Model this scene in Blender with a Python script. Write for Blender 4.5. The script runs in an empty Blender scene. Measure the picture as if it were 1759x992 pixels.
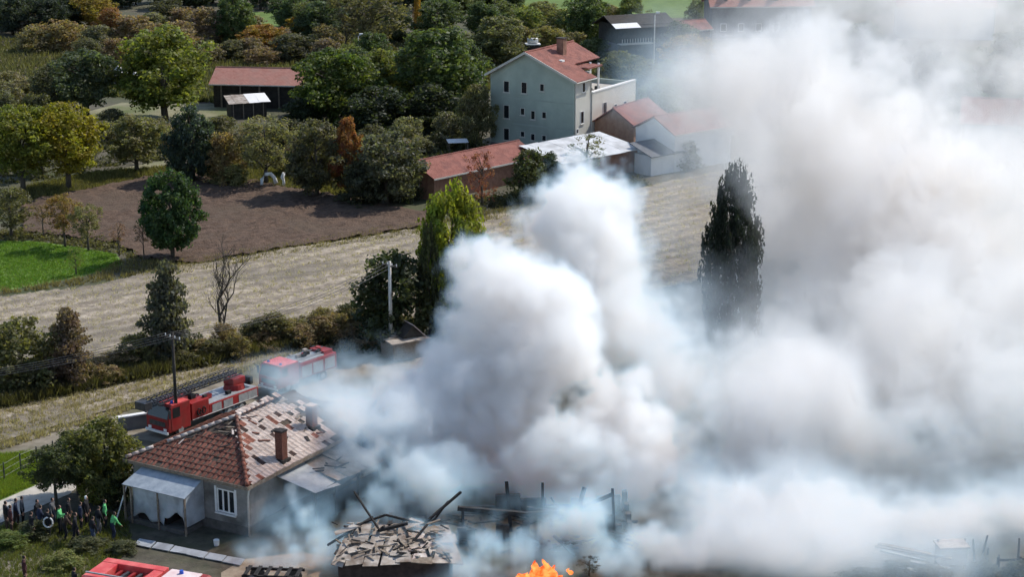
import bpy, bmesh, math, random
import numpy as np
from mathutils import Vector, Matrix

scene = bpy.context.scene
R = math.radians
# ------------------------------------------------------------------ camera
W0, H0 = 1759.0, 992.0
F = 3150.0                       # focal length in photograph pixels
PITCH = R(15.32)
HC = 41.1                        # camera height above the ground, metres
cam_d = bpy.data.cameras.new("camera")
cam_d.sensor_width = 36.0
cam_d.lens = 36.0 * F / W0
cam_d.clip_end = 6000
cam = bpy.data.objects.new("camera", cam_d)
scene.collection.objects.link(cam)
cam.location = (0, 0, HC)
cam.rotation_euler = (math.pi / 2 - PITCH, 0, 0)
scene.camera = cam
# ------------------------------------------------------------------ sky and sun
SUN_AZ, SUN_EL = R(52), R(45)     # azimuth clockwise from the viewing direction (+Y)
world = bpy.data.worlds.new("World")
scene.world = world
world.use_nodes = True
wn = world.node_tree.nodes
sky = wn.new("ShaderNodeTexSky")
sky.sky_type = 'NISHITA'
sky.sun_disc = False
sky.sun_elevation = SUN_EL
sky.sun_rotation = SUN_AZ
sky.air_density = 1.0
sky.dust_density = 0.6
world.node_tree.links.new(sky.outputs[0], wn["Background"].inputs[0])
wn["Background"].inputs[1].default_value = 0.15
sun_d = bpy.data.lights.new("sun", 'SUN')
sun_d.energy = 3.9
sun_d.angle = R(0.5)
sun_d.color = (1.0, 0.95, 0.87)
sun = bpy.data.objects.new("sun", sun_d)
scene.collection.objects.link(sun)
sdir = Vector((math.sin(SUN_AZ) * math.cos(SUN_EL), math.cos(SUN_AZ) * math.cos(SUN_EL), math.sin(SUN_EL)))
sun.rotation_euler = sdir.to_track_quat('Z', 'Y').to_euler()
sun.location = (60, 60, 80)
# ------------------------------------------------------------------ render settings
scene.view_settings.view_transform = 'Standard'
scene.view_settings.look = 'None'
scene.view_settings.gamma = 1.0
scene.view_settings.exposure = 0.25
scene.render.engine = 'CYCLES'
scene.cycles.use_denoising = True
scene.cycles.denoiser = 'OPENIMAGEDENOISE'
scene.cycles.use_adaptive_sampling = True
scene.cycles.adaptive_threshold = 0.04
scene.cycles.max_bounces = 14
scene.cycles.diffuse_bounces = 3
scene.cycles.glossy_bounces = 2
scene.cycles.transmission_bounces = 4
scene.cycles.transparent_max_bounces = 8
scene.cycles.volume_bounces = 9
scene.cycles.volume_step_rate = 4.5
scene.cycles.volume_max_steps = 256
scene.cycles.sample_clamp_indirect = 6.0
scene.cycles.caustics_reflective = False
scene.cycles.caustics_refractive = False

# ------------------------------------------------------------------ helpers
CP, SP = math.cos(PITCH), math.sin(PITCH)

def ray(px, py):
    u = (px - W0 / 2) / F
    v = (H0 / 2 - py) / F
    return Vector((u, CP + v * SP, -SP + v * CP))

def G(px, py, z=0.0):
    """the place on the level plane at height z that the photograph shows at this pixel"""
    d = ray(px, py)
    t = (z - HC) / d.z
    return Vector((d.x * t, d.y * t, z))

def AT(px, py, depth):
    """the place at that distance along the viewing axis"""
    return Vector((0, 0, HC)) + ray(px, py) * depth

def scale_at(p):
    """photograph pixels per metre at a world point"""
    return F / ((p[1]) * CP + (HC - p[2]) * SP)

def link(o, parent=None):
    scene.collection.objects.link(o)
    if parent is not None:
        o.parent = parent
    return o

def tag(o, label=None, cat=None, group=None, kind=None):
    if label: o["label"] = label
    if cat: o["category"] = cat
    if group: o["group"] = group
    if kind: o["kind"] = kind
    return o

def thing(name, loc, rz=0.0, label=None, cat=None, group=None):
    o = bpy.data.objects.new(name, None)
    o.empty_display_size = 0.3
    o.location = loc
    o.rotation_euler = (0, 0, rz)
    link(o)
    return tag(o, label, cat, group)

def copy_tree(o, parent=None):
    c = o.copy()
    link(c, parent)
    for ch in list(o.children):
        copy_tree(ch, c)
    return c

class MB:
    """collects simple solids; build() links them as one mesh object"""
    def __init__(s):
        s.v, s.f = [], []
    def add(s, vs, fs):
        k = len(s.v)
        s.v += [tuple(v) for v in vs]
        s.f += [tuple(i + k for i in f) for f in fs]
        return s
    def box(s, x0, x1, y0, y1, z0, z1):
        return s.add([(x0, y0, z0), (x1, y0, z0), (x1, y1, z0), (x0, y1, z0), (x0, y0, z1), (x1, y0, z1), (x1, y1, z1), (x0, y1, z1)],
                     [(0, 3, 2, 1), (4, 5, 6, 7), (0, 1, 5, 4), (1, 2, 6, 5), (2, 3, 7, 6), (3, 0, 4, 7)])
    def bar(s, p, q, w, h=None, up=(0, 0, 1)):
        p, q = Vector(p), Vector(q)
        h = h or w
        d = (q - p).normalized()
        u = Vector(up)
        if abs(d.dot(u)) > 0.95: u = Vector((1, 0, 0))
        x = d.cross(u).normalized() * (w / 2)
        y = x.cross(d).normalized() * (h / 2)
        vs = []
        for c in (p, q):
            vs += [c - x - y, c + x - y, c + x + y, c - x + y]
        return s.add(vs, [(0, 1, 2, 3), (7, 6, 5, 4), (0, 4, 5, 1), (1, 5, 6, 2), (2, 6, 7, 3), (3, 7, 4, 0)])
    def tube(s, pts, rad, n=8, cap=True):
        pts = [Vector(p) for p in pts]
        if not hasattr(rad, "__len__"): rad = [rad] * len(pts)
        vs, fs = [], []
        for i, p in enumerate(pts):
            d = (pts[min(i + 1, len(pts) - 1)] - pts[max(i - 1, 0)]).normalized()
            u = Vector((0, 0, 1)) if abs(d.z) < 0.9 else Vector((1, 0, 0))
            x = d.cross(u).normalized(); y = x.cross(d)
            for k in range(n):
                a = 2 * math.pi * k / n
                vs.append(p + (x * math.cos(a) + y * math.sin(a)) * rad[i])
        for i in range(len(pts) - 1):
            for k in range(n):
                a, b = i * n + k, i * n + (k + 1) % n
                fs.append((a, b, b + n, a + n))
        if cap:
            fs.append(tuple(range(n - 1, -1, -1)))
            fs.append(tuple(range((len(pts) - 1) * n, len(pts) * n)))
        return s.add(vs, fs)
    def slab(s, corners, t):
        """a sheet through the corners (any number, in order), t thick downwards along its normal"""
        c = [Vector(p) for p in corners]
        nrm = (c[1] - c[0]).cross(c[-1] - c[0]).normalized()
        if nrm.z < 0: nrm = -nrm
        n = len(c)
        vs = c + [p - nrm * t for p in c]
        fs = [tuple(range(n)), tuple(range(2 * n - 1, n - 1, -1))]
        fs += [(i, i + n, (i + 1) % n + n, (i + 1) % n) for i in range(n)]
        return s.add(vs, fs)
    def prism(s, prof, axis, a0, a1):
        """2-D profile extruded along x, y or z"""
        n = len(prof)
        def P(u, v, w):
            return {'x': (w, u, v), 'y': (u, w, v), 'z': (u, v, w)}[axis]
        vs = [P(u, v, a0) for u, v in prof] + [P(u, v, a1) for u, v in prof]
        fs = [tuple(range(n)), tuple(range(2 * n - 1, n - 1, -1))] + [(i, i + n, (i + 1) % n + n, (i + 1) % n) for i in range(n)]
        return s.add(vs, fs)
    def mesh(s, name, mat=None, smooth=False, bevel=0.0):
        me = bpy.data.meshes.new(name)
        me.from_pydata(s.v, [], s.f)
        bm = bmesh.new(); bm.from_mesh(me)
        bmesh.ops.recalc_face_normals(bm, faces=bm.faces)
        if bevel:
            bmesh.ops.bevel(bm, geom=[e for e in bm.edges if e.is_manifold and e.calc_face_angle(0) > 0.5], offset=bevel, segments=2, affect='EDGES', profile=0.6)
        bm.to_mesh(me); bm.free()
        if smooth:
            me.polygons.foreach_set("use_smooth", [True] * len(me.polygons))
        if mat: me.materials.append(mat)
        return me
    def build(s, name, mat=None, parent=None, smooth=False, bevel=0.0):
        o = bpy.data.objects.new(name, s.mesh(name, mat, smooth, bevel))
        return link(o, parent)

# ------------------------------------------------------------------ materials
MATS = {}
def mat(name, c1, c2=None, scale=3.0, rough=0.8, bump=0.0, bscale=None, metal=0.0, detail=6.0, c3=None, s3=0.4, objrand=0.0, spec=0.3, lo=0.35, hi=0.65, dist=0.02):
    if name in MATS: return MATS[name]
    m = bpy.data.materials.new(name); m.use_nodes = True
    nt = m.node_tree; L = nt.links.new; N = nt.nodes.new
    b = nt.nodes["Principled BSDF"]
    b.inputs["Roughness"].default_value = rough
    b.inputs["Metallic"].default_value = metal
    b.inputs["Specular IOR Level"].default_value = spec
    b.inputs["Base Color"].default_value = (*c1, 1)
    tc = N("ShaderNodeTexCoord")
    col = None
    if c2:
        nz = N("ShaderNodeTexNoise"); nz.inputs["Scale"].default_value = scale; nz.inputs["Detail"].default_value = detail; nz.inputs["Roughness"].default_value = 0.65
        L(tc.outputs["Object"], nz.inputs["Vector"])
        mr = N("ShaderNodeMapRange"); mr.inputs["From Min"].default_value = lo; mr.inputs["From Max"].default_value = hi
        L(nz.outputs["Fac"], mr.inputs["Value"])
        mx = N("ShaderNodeMix"); mx.data_type = 'RGBA'
        mx.inputs["A"].default_value = (*c1, 1); mx.inputs["B"].default_value = (*c2, 1)
        L(mr.outputs[0], mx.inputs["Factor"]); col = mx.outputs["Result"]
        if c3:
            n3 = N("ShaderNodeTexNoise"); n3.inputs["Scale"].default_value = s3; n3.inputs["Detail"].default_value = 4
            L(tc.outputs["Object"], n3.inputs["Vector"])
            r3 = N("ShaderNodeMapRange"); r3.inputs["From Min"].default_value = 0.47; r3.inputs["From Max"].default_value = 0.66
            L(n3.outputs["Fac"], r3.inputs["Value"])
            m3 = N("ShaderNodeMix"); m3.data_type = 'RGBA'
            L(col, m3.inputs["A"]); m3.inputs["B"].default_value = (*c3, 1); L(r3.outputs[0], m3.inputs["Factor"])
            col = m3.outputs["Result"]
    if objrand:
        oi = N("ShaderNodeObjectInfo")
        r = N("ShaderNodeMapRange"); r.inputs["To Min"].default_value = 1 - objrand; r.inputs["To Max"].default_value = 1 + objrand
        L(oi.outputs["Random"], r.inputs["Value"])
        vm = N("ShaderNodeVectorMath"); vm.operation = 'SCALE'
        if col is None:
            rgb = N("ShaderNodeRGB"); rgb.outputs[0].default_value = (*c1, 1); col = rgb.outputs[0]
        L(col, vm.inputs[0]); L(r.outputs[0], vm.inputs["Scale"]); col = vm.outputs[0]
    if col is not None: L(col, b.inputs["Base Color"])
    if bump:
        nb = N("ShaderNodeTexNoise"); nb.inputs["Scale"].default_value = bscale or scale * 3; nb.inputs["Detail"].default_value = 5
        L(tc.outputs["Object"], nb.inputs["Vector"])
        bp = N("ShaderNodeBump"); bp.inputs["Strength"].default_value = bump; bp.inputs["Distance"].default_value = dist
        L(nb.outputs["Fac"], bp.inputs["Height"]); L(bp.outputs[0], b.inputs["Normal"])
    MATS[name] = m
    return m

def tile_mat(name, c1, c2, rib, axis='X', c3=None, amount=0.5):
    """clay tiles too far off to tell apart: ribs as relief, courses mottled"""
    if name in MATS: return MATS[name]
    m = mat(name, c1, c2, 1.6, 0.85, 0.0, c3=c3, s3=0.7)
    nt = m.node_tree; L = nt.links.new; N = nt.nodes.new
    tc = N("ShaderNodeTexCoord"); w = N("ShaderNodeTexWave"); w.wave_type = 'BANDS'; w.bands_direction = axis
    w.inputs["Scale"].default_value = rib; w.inputs["Distortion"].default_value = 0.4
    L(tc.outputs["Object"], w.inputs["Vector"])
    bp = N("ShaderNodeBump"); bp.inputs["Strength"].default_value = amount; bp.inputs["Distance"].default_value = 0.05
    L(w.outputs["Fac"], bp.inputs["Height"]); L(bp.outputs[0], nt.nodes["Principled BSDF"].inputs["Normal"])
    return m

def leaf_material():
    m = bpy.data.materials.new("foliage"); m.use_nodes = True
    nt = m.node_tree; L = nt.links.new; N = nt.nodes.new
    out = nt.nodes["Material Output"]; b = nt.nodes["Principled BSDF"]
    b.inputs["Roughness"].default_value = 0.55; b.inputs["Specular IOR Level"].default_value = 0.25
    oi = N("ShaderNodeObjectInfo"); ge = N("ShaderNodeNewGeometry")
    mr = N("ShaderNodeMapRange"); mr.inputs["To Min"].default_value = 0.55; mr.inputs["To Max"].default_value = 1.5
    L(ge.outputs["Random Per Island"], mr.inputs["Value"])
    tc = N("ShaderNodeTexCoord"); nz = N("ShaderNodeTexNoise"); nz.inputs["Scale"].default_value = 5.0; nz.inputs["Detail"].default_value = 3
    L(tc.outputs["Object"], nz.inputs["Vector"])
    hs = N("ShaderNodeHueSaturation")
    mh = N("ShaderNodeMapRange"); mh.inputs["From Min"].default_value = 0.3; mh.inputs["From Max"].default_value = 0.7
    mh.inputs["To Min"].default_value = 0.462; mh.inputs["To Max"].default_value = 0.522
    L(nz.outputs["Fac"], mh.inputs["Value"]); L(mh.outputs[0], hs.inputs["Hue"])
    L(mr.outputs[0], hs.inputs["Value"]); L(oi.outputs["Color"], hs.inputs["Color"])
    L(hs.outputs[0], b.inputs["Base Color"])
    tr = N("ShaderNodeBsdfTranslucent")
    vm = N("ShaderNodeVectorMath"); vm.operation = 'MULTIPLY'; vm.inputs[1].default_value = (1.7, 1.75, 0.7)
    L(hs.outputs[0], vm.inputs[0]); L(vm.outputs[0], tr.inputs["Color"])
    mx = N("ShaderNodeMixShader"); mx.inputs[0].default_value = 0.45
    L(b.outputs[0], mx.inputs[1]); L(tr.outputs[0], mx.inputs[2]); L(mx.outputs[0], out.inputs["Surface"])
    return m
LEAF = leaf_material()
BARK = mat("bark", (.06, .048, .036), (.11, .095, .075), 8, 0.9, 0.5)

# ------------------------------------------------------------------ foliage
def quads_mesh(name, c, nrm, size, rng, aspect=0.6, material=None):
    n = len(c)
    nrm = nrm / np.maximum(np.linalg.norm(nrm, axis=1, keepdims=True), 1e-6)
    rv = rng.normal(size=(n, 3))
    t = np.cross(nrm, rv); t /= np.maximum(np.linalg.norm(t, axis=1, keepdims=True), 1e-6)
    b = np.cross(nrm, t)
    s = (size * rng.uniform(0.6, 1.35, n))[:, None]
    v = np.empty((n, 4, 3))
    v[:, 0] = c - t * s * .5; v[:, 1] = c + b * s * aspect * .5; v[:, 2] = c + t * s * .5; v[:, 3] = c - b * s * aspect * .5
    v[:, 2] -= nrm * s * 0.12
    me = bpy.data.meshes.new(name)
    me.vertices.add(4 * n); me.vertices.foreach_set("co", v.ravel())
    me.loops.add(4 * n); me.loops.foreach_set("vertex_index", np.arange(4 * n))
    me.polygons.add(n); me.polygons.foreach_set("loop_start", np.arange(0, 4 * n, 4)); me.polygons.foreach_set("loop_total", np.full(n, 4))
    me.update(calc_edges=True)
    if material: me.materials.append(material)
    return me

def crown_mesh(kind, seed, clumps, per, leaf, rc=0.13):
    rng = np.random.default_rng(seed)
    ph = rng.uniform(0, 6.28, 6)
    def prof(z):
        if kind == 'round':   return .5 * np.sqrt(np.clip(1 - (2 * z - 1) ** 2, 0, 1)) ** .8
        if kind == 'ovoid':   return .5 * np.clip(np.sin(np.pi * np.clip(z, 0, 1) ** .72), 0, 1) ** .62
        if kind == 'column':  return .5 * np.clip(np.sin(np.pi * np.clip(z * .93 + .07, 0, 1) ** .62), 0, 1) ** .45
        if kind == 'pillar':  return .5 * np.clip((1 - z) * 3.0, 0, 1) ** .55 * np.clip(z * 5 + .45, 0, 1) ** .5
        if kind == 'conifer': return .5 * np.clip(1 - z, 0, 1) ** .55 * (0.80 + 0.20 * np.cos(z * 36))
        if kind == 'shrub':   return .5 * np.sqrt(np.clip(1 - z ** 2, 0, 1)) ** .7
        return .5 * np.sqrt(np.clip(1 - (2 * z - 1) ** 2, 0, 1)) ** .6
    z = rng.uniform(0.02, 0.98, clumps * 5)
    w = prof(z); z = z[rng.random(len(z)) < w / w.max()][:clumps]
    n = len(z)
    a = rng.uniform(0, 2 * np.pi, n)
    lob = 0.80 + 0.19 * np.sin(3 * a + ph[0] + 5 * z) + 0.14 * np.sin(5 * a + ph[1] - 7 * z) + 0.08 * np.sin(2 * a + ph[2] + 9 * z) + 0.10 * rng.normal(size=n)
    if kind in ('column', 'ovoid', 'pillar'): lob = 0.9 + 0.4 * (lob - 0.8)
    r = prof(z) * lob * np.sqrt(rng.uniform(0.25, 1.0, n))
    cc = np.stack([r * np.cos(a), r * np.sin(a), z], 1)
    cr = rc * rng.uniform(0.55, 1.25, n)
    if kind in ('column', 'pillar'): cr *= 0.85
    idx = np.repeat(np.arange(n), per)
    d = rng.normal(size=(len(idx), 3)); d /= np.linalg.norm(d, axis=1, keepdims=True)
    rr = rng.uniform(0.15, 1.0, len(idx)) ** 0.5
    sq = np.array([1.0, 1.0, 0.75]) if kind not in ('column', 'conifer', 'pillar') else (np.array([.8, .8, 1.5]) if kind != 'conifer' else np.array([1.2, 1.2, .35]))
    p = cc[idx] + d * (cr[idx] * rr)[:, None] * sq
    nr = d * 0.9 + rng.normal(size=d.shape) * 0.55 + np.array([0, 0, .25])
    return quads_mesh("crown", p, nr, np.full(len(p), leaf), rng, 0.62, LEAF), cc

def trunk_mesh(cc, cb, seed, thick=.022, limbs=9):
    """trunk and limbs that reach into the crown; crown coordinates start at cb of the height"""
    rng = random.Random(seed)
    mb = MB()
    top = cb + (1 - cb) * .75
    pts = [(0, 0, -0.02)] + [(rng.uniform(-.012, .012), rng.uniform(-.012, .012), top * k / 5) for k in range(1, 6)]
    mb.tube(pts, [thick * (1.25 - .95 * k / 5) for k in range(6)], 7)
    for k in range(limbs):
        c = cc[rng.randrange(len(cc))]
        e = Vector((c[0], c[1], cb + c[2] * (1 - cb)))
        z0 = max(cb * .75, min(top * .9, e.z - .12 - .1 * rng.random()))
        s = Vector((0, 0, z0)); m = (s + e) / 2 + Vector((0, 0, .03))
        mb.tube([s, m, e], [thick * .5, thick * .33, thick * .12], 5, False)
    return mb.mesh("trunk", BARK, True)

PROTO = {}
def proto(kind, v):
    key = (kind, v)
    if key not in PROTO:
        spec = {'round': ('round', 150, 72, .046, .125), 'ovoid': ('ovoid', 220, 72, .044, .10), 'column': ('column', 230, 44, .044, .10),
                'cypress': ('pillar', 460, 46, .036, .085), 'conifer': ('conifer', 240, 40, .05, .12), 'shrub': ('shrub', 120, 52, .056, .14), 'loose': ('loose', 95, 52, .044, .12), 'sparse': ('round', 60, 26, .042, .10)}[kind]
        cm, cc = crown_mesh(spec[0], 100 * v + len(kind), *spec[1:])
        PROTO[key] = (cm, cc, {})
    return PROTO[key]

def plant(name, label, px, py, top, wid, kind='round', col=(.05, .07, .02), cb=.22, v=0, cat='tree', group=None, z0=0.0, rot=None):
    """a tree or shrub whose foot stands at that ground pixel, top row and crown width in photograph pixels"""
    p = G(px, py, z0)
    s = scale_at(p)
    ht = (py - top) / s / CP * 1.0
    wd = wid / s * (1.16 if kind != 'column' else 1.05)
    if kind == 'shrub': cb = 0.0
    cm, cc, tr = proto(kind, v)
    rz = rot if rot is not None else (px * 7.13 + py * 3.7) % 6.28
    t = thing(name, p, rz, label, cat, group)
    c = bpy.data.objects.new("crown", cm); link(c, t)
    c.location = (0, 0, ht * cb); c.scale = (wd, wd * .92, ht * (1 - cb))
    k_ = 2.1 - 1.15 * min(1.0, max(0.0, (max(col) - .09) / .12))       # autumn leaves are already pale
    c.color = (col[0] * k_, col[1] * k_ * .9, col[2] * k_ * .95, 1)
    k = round(cb, 2)
    if k not in tr: tr[k] = trunk_mesh(cc, k, v + 5, thick=.03 if kind != 'shrub' else .015)
    q = bpy.data.objects.new("trunk", tr[k]); link(q, t)
    q.scale = (wd, wd * .92, ht)
    return t
# ------------------------------------------------------------------ ground and fields
def sheet(name, pts, z, material, px=True):
    vs = [(G(*p).x, G(*p).y, z) for p in pts] if px else [(p[0], p[1], z) for p in pts]
    me = bpy.data.meshes.new(name)
    me.from_pydata(vs, [], [tuple(range(len(vs)))])
    bm = bmesh.new(); bm.from_mesh(me); bmesh.ops.recalc_face_normals(bm, faces=bm.faces)
    for f in bm.faces:
        if f.normal.z < 0: f.normal_flip()
    bm.to_mesh(me); bm.free()
    me.materials.append(material)
    o = link(bpy.data.objects.new(name, me)); o["kind"] = "structure"
    return o

def inside(P, poly):
    x, y = P[:, 0], P[:, 1]
    r = np.zeros(len(P), bool)
    n = len(poly)
    for i in range(n):
        x0, y0 = poly[i]; x1, y1 = poly[(i + 1) % n]
        c = ((y0 > y) != (y1 > y)) & (x < (x1 - x0) * (y - y0) / (y1 - y0 + 1e-12) + x0)
        r ^= c
    return r

def vnoise(x, y, seed=0):
    """smooth value noise for relief"""
    r = np.random.default_rng(seed).random((64, 64))
    xi, yi = np.floor(x).astype(int), np.floor(y).astype(int)
    fx, fy = x - xi, y - yi
    fx = fx * fx * (3 - 2 * fx); fy = fy * fy * (3 - 2 * fy)
    g = lambda a, b: r[a % 64, b % 64]
    return (g(xi, yi) * (1 - fx) + g(xi + 1, yi) * fx) * (1 - fy) + (g(xi, yi + 1) * (1 - fx) + g(xi + 1, yi + 1) * fx) * fy

def relief_field(name, pts, z, material, ang, row, amp, clod, du, dv):
    """a tilled field: ridges run along ang, clods roughen them"""
    poly = [(G(*p).x, G(*p).y) for p in pts]
    P = np.array(poly); c = P.mean(0)
    u = np.array([math.cos(ang), math.sin(ang)]); v = np.array([-u[1], u[0]])
    U, V = (P - c) @ u, (P - c) @ v
    us = np.arange(U.min(), U.max() + du, du); vs = np.arange(V.min(), V.max() + dv, dv)
    A, B = np.meshgrid(us, vs, indexing='ij')
    X = c[0] + A * u[0] + B * v[0]; Y = c[1] + A * u[1] + B * v[1]
    wob = vnoise(A * .12, B * .12, 1) * 1.2
    Z = z + amp * (0.5 + 0.5 * np.sin((B + wob) * 2 * np.pi / row)) * (0.5 + vnoise(A * .3, B * .3, 2)) + clod * vnoise(A * 1.7, B * 2.3, 3) + clod * .6 * vnoise(A * 4.1, B * 4.7, 4)
    nu, nv = A.shape
    idx = np.arange(nu * nv).reshape(nu, nv)
    f = np.stack([idx[:-1, :-1], idx[1:, :-1], idx[1:, 1:], idx[:-1, 1:]], -1).reshape(-1, 4)
    co = np.stack([X, Y, Z], -1).reshape(-1, 3)
    mid = co[f].mean(1)
    f = f[inside(mid, poly)]
    me = bpy.data.meshes.new(name)
    used = np.unique(f); remap = np.zeros(nu * nv, int); remap[used] = np.arange(len(used))
    me.from_pydata(co[used].tolist(), [], remap[f].tolist())
    me.materials.append(material)
    me.polygons.foreach_set("use_smooth", [True] * len(me.polygons))
    o = link(bpy.data.objects.new(name, me)); o["kind"] = "structure"
    return o, poly

M_ground = mat("ground_earth", (.075, .068, .045), (.12, .105, .075), .5, .95, .5, 3, c3=(.06, .07, .03), s3=.09, dist=.09)
ground = sheet("ground", [(-2500, -100), (2500, -100), (2500, 4000), (-2500, 4000)], 0.0, M_ground, px=False)
M_stub = mat("stubble", (.20, .165, .125), (.43, .365, .285), 1.4, .95, .8, 5, c3=(.19, .165, .13), s3=.10, dist=.08)
M_plough = mat("ploughed_soil", (.056, .035, .024), (.13, .084, .058), 1.6, .95, .9, 5, c3=(.095, .066, .046), s3=.16, dist=.14)
M_lawn = mat("lawn_grass", (.08, .155, .026), (.15, .215, .05), .9, .9, .6, 9, dist=.05)
M_dirt = mat("dirt", (.15, .125, .09), (.27, .235, .18), 1.1, .95, .6, 5, c3=(.10, .095, .055), s3=.35, dist=.04)
M_conc = mat("concrete", (.36, .33, .28), (.50, .46, .40), 1.2, .9, .3, 6)
M_pale = mat("dry_grass_ground", (.16, .15, .085), (.26, .24, .15), .6, .95, .6, 4, c3=(.10, .12, .04), s3=.15, dist=.05)
M_green = mat("meadow", (.085, .14, .03), (.13, .19, .045), .4, .95, .4, 3, dist=.05)
M_yard = mat("yard_soil", (.045, .042, .03), (.115, .10, .075), .9, .95, .7, 5, c3=(.06, .066, .035), s3=.28, dist=.05)

STUB = [(-160, 548), (0, 514), (170, 492), (290, 462), (430, 440), (560, 420), (720, 395), (900, 360), (1000, 345), (1200, 303), (1420, 262), (1560, 330), (1420, 420), (1230, 480),
        (1000, 525), (740, 562), (600, 566), (480, 590), (350, 618), (250, 640), (0, 690), (-160, 712)]
def stripe(m, ang, period, dark, amount):
    """tractor rows: alternate swaths of straw, part of the field's own colour"""
    nt = m.node_tree; L = nt.links.new; N = nt.nodes.new
    b = nt.nodes["Principled BSDF"]; src = b.inputs["Base Color"].links[0].from_socket
    tc = N("ShaderNodeTexCoord"); mp = N("ShaderNodeMapping"); mp.inputs["Rotation"].default_value = (0, 0, -ang)
    L(tc.outputs["Object"], mp.inputs["Vector"])
    w = N("ShaderNodeTexWave"); w.bands_direction = 'Y'; w.inputs["Scale"].default_value = .314 / period; w.inputs["Distortion"].default_value = 1.6; w.inputs["Detail"].default_value = 3; w.inputs["Detail Scale"].default_value = 1.2
    L(mp.outputs[0], w.inputs["Vector"])
    sp = N("ShaderNodeMapping"); sp.inputs["Rotation"].default_value = (0, 0, -ang); sp.inputs["Scale"].default_value = (.07, 2.6, 1)
    L(tc.outputs["Object"], sp.inputs["Vector"])
    nz = N("ShaderNodeTexNoise"); nz.inputs["Scale"].default_value = .7; nz.inputs["Detail"].default_value = 6; L(sp.outputs[0], nz.inputs["Vector"])
    mu = N("ShaderNodeMath"); mu.operation = 'MULTIPLY_ADD'; L(w.outputs["Fac"], mu.inputs[0]); mu.inputs[1].default_value = .5; L(nz.outputs["Fac"], mu.inputs[2])
    r = N("ShaderNodeMapRange"); r.inputs["From Min"].default_value = .55; r.inputs["From Max"].default_value = 1.0; r.inputs["To Max"].default_value = amount; L(mu.outputs[0], r.inputs["Value"])
    mx = N("ShaderNodeMix"); mx.data_type = 'RGBA'; L(src, mx.inputs["A"]); mx.inputs["B"].default_value = (*dark, 1); L(r.outputs[0], mx.inputs["Factor"]); L(mx.outputs["Result"], b.inputs["Base Color"])
stripe(M_stub, R(42), 2.2, (.12, .098, .075), .55)
stubble_field, STUB_P = relief_field("stubble_field", STUB, 0.012, M_stub, R(42), 2.2, .07, .14, .40, .26)
PLO = [(40, 352), (200, 318), (300, 298), (430, 312), (600, 343), (738, 370), (740, 390), (560, 418), (330, 456), (248, 448), (200, 420), (40, 400)]
ploughed_field, PLO_P = relief_field("ploughed_field", PLO, 0.012, M_plough, R(38), 1.0, .10, .26, .42, .3)
lawn = sheet("lawn", [(-140, 418), (0, 414), (60, 414), (200, 436), (212, 456), (150, 474), (60, 492), (0, 502), (-140, 520)], .02, M_lawn)
road = sheet("dirt_road", [(-150, 792), (0, 757), (130, 722), (250, 684), (480, 612), (690, 578), (900, 545), (1000, 600), (800, 660), (640, 690), (420, 745), (330, 770), (215, 752), (150, 764), (0, 802), (-150, 842)], .006, M_dirt)
verge = relief_field("verge", [(-150, 735), (0, 700), (255, 642), (480, 604), (700, 572), (700, 582), (480, 614), (250, 688), (130, 726), (0, 761), (-150, 796)], .012, M_stub, R(48), 1.3, .05, .1, .4, .3)[0]
near_lawn = sheet("grass_plot", [(-60, 800), (0, 782), (70, 776), (105, 800), (60, 836), (0, 862), (-60, 880)], .02, mat("grass_plot", (.09, .16, .025), (.15, .20, .05), 1.6, .9, .8, 8, c3=(.16, .16, .08), s3=.5, dist=.06))
path = sheet("concrete_path", [(-60, 882), (0, 862), (60, 836), (118, 812), (150, 822), (120, 850), (40, 884), (0, 900), (-60, 925)], .03, M_conc)
yard = sheet("yard", [(-60, 925), (0, 900), (40, 884), (120, 850), (215, 800), (330, 770), (640, 690), (1000, 640), (1400, 700), (2100, 760), (2100, 1040), (1000, 1040), (-60, 1040)], .006, M_yard)
mud = sheet("trampled_dirt", [(0, 960), (70, 945), (150, 950), (160, 992), (140, 1020), (-60, 1020)], .014, M_dirt)
court = sheet("pale_rubble_ground", [(380, 985), (420, 962), (520, 950), (600, 965), (560, 1030), (380, 1030)], .014, mat("rubble_ground", (.25, .21, .15), (.38, .33, .25), 1.5, .95, .8, 6, dist=.05))
sheet("meadow", [(860, 2), (990, -20), (1230, -40), (1240, 22), (1190, 30), (1060, 30), (960, 26), (870, 16)], .008, M_green)
sheet("dry_meadow", [(150, 192), (210, 176), (300, 178), (395, 178), (400, 206), (300, 212), (180, 214)], .008, M_pale)
sheet("dry_meadow", [(-60, 140), (-60, 88), (0, 92), (120, 84), (175, 90), (150, 112), (120, 138), (0, 150)], .008, mat("dry_field", (.17, .13, .105), (.27, .215, .18), .5, .95, .6, 3, dist=.05))
sheet("path", [(-60, 90), (0, 78), (45, 72), (48, 76), (0, 90), (-60, 100)], .014, M_conc)
sheet("dry_meadow", [(350, 92), (420, 88), (540, 96), (540, 108), (360, 110)], .008, mat("grey_scrub", (.13, .115, .09), (.20, .18, .15), .6, .95, .6, 3, dist=.05))
sheet("meadow", [(430, 20), (500, 20), (510, 40), (470, 58), (440, 50)], .008, M_green)
sheet("meadow", [(690, 284), (690, 258), (770, 254), (800, 276), (760, 288)], .008, mat("green_yard", (.08, .15, .025), (.13, .18, .05), .5, .9, .5, 4, dist=.05))
sheet("dry_meadow", [(0, 345), (60, 318), (170, 296), (280, 276), (300, 300), (180, 326), (60, 350), (-40, 380)], .008, M_pale)
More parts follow.
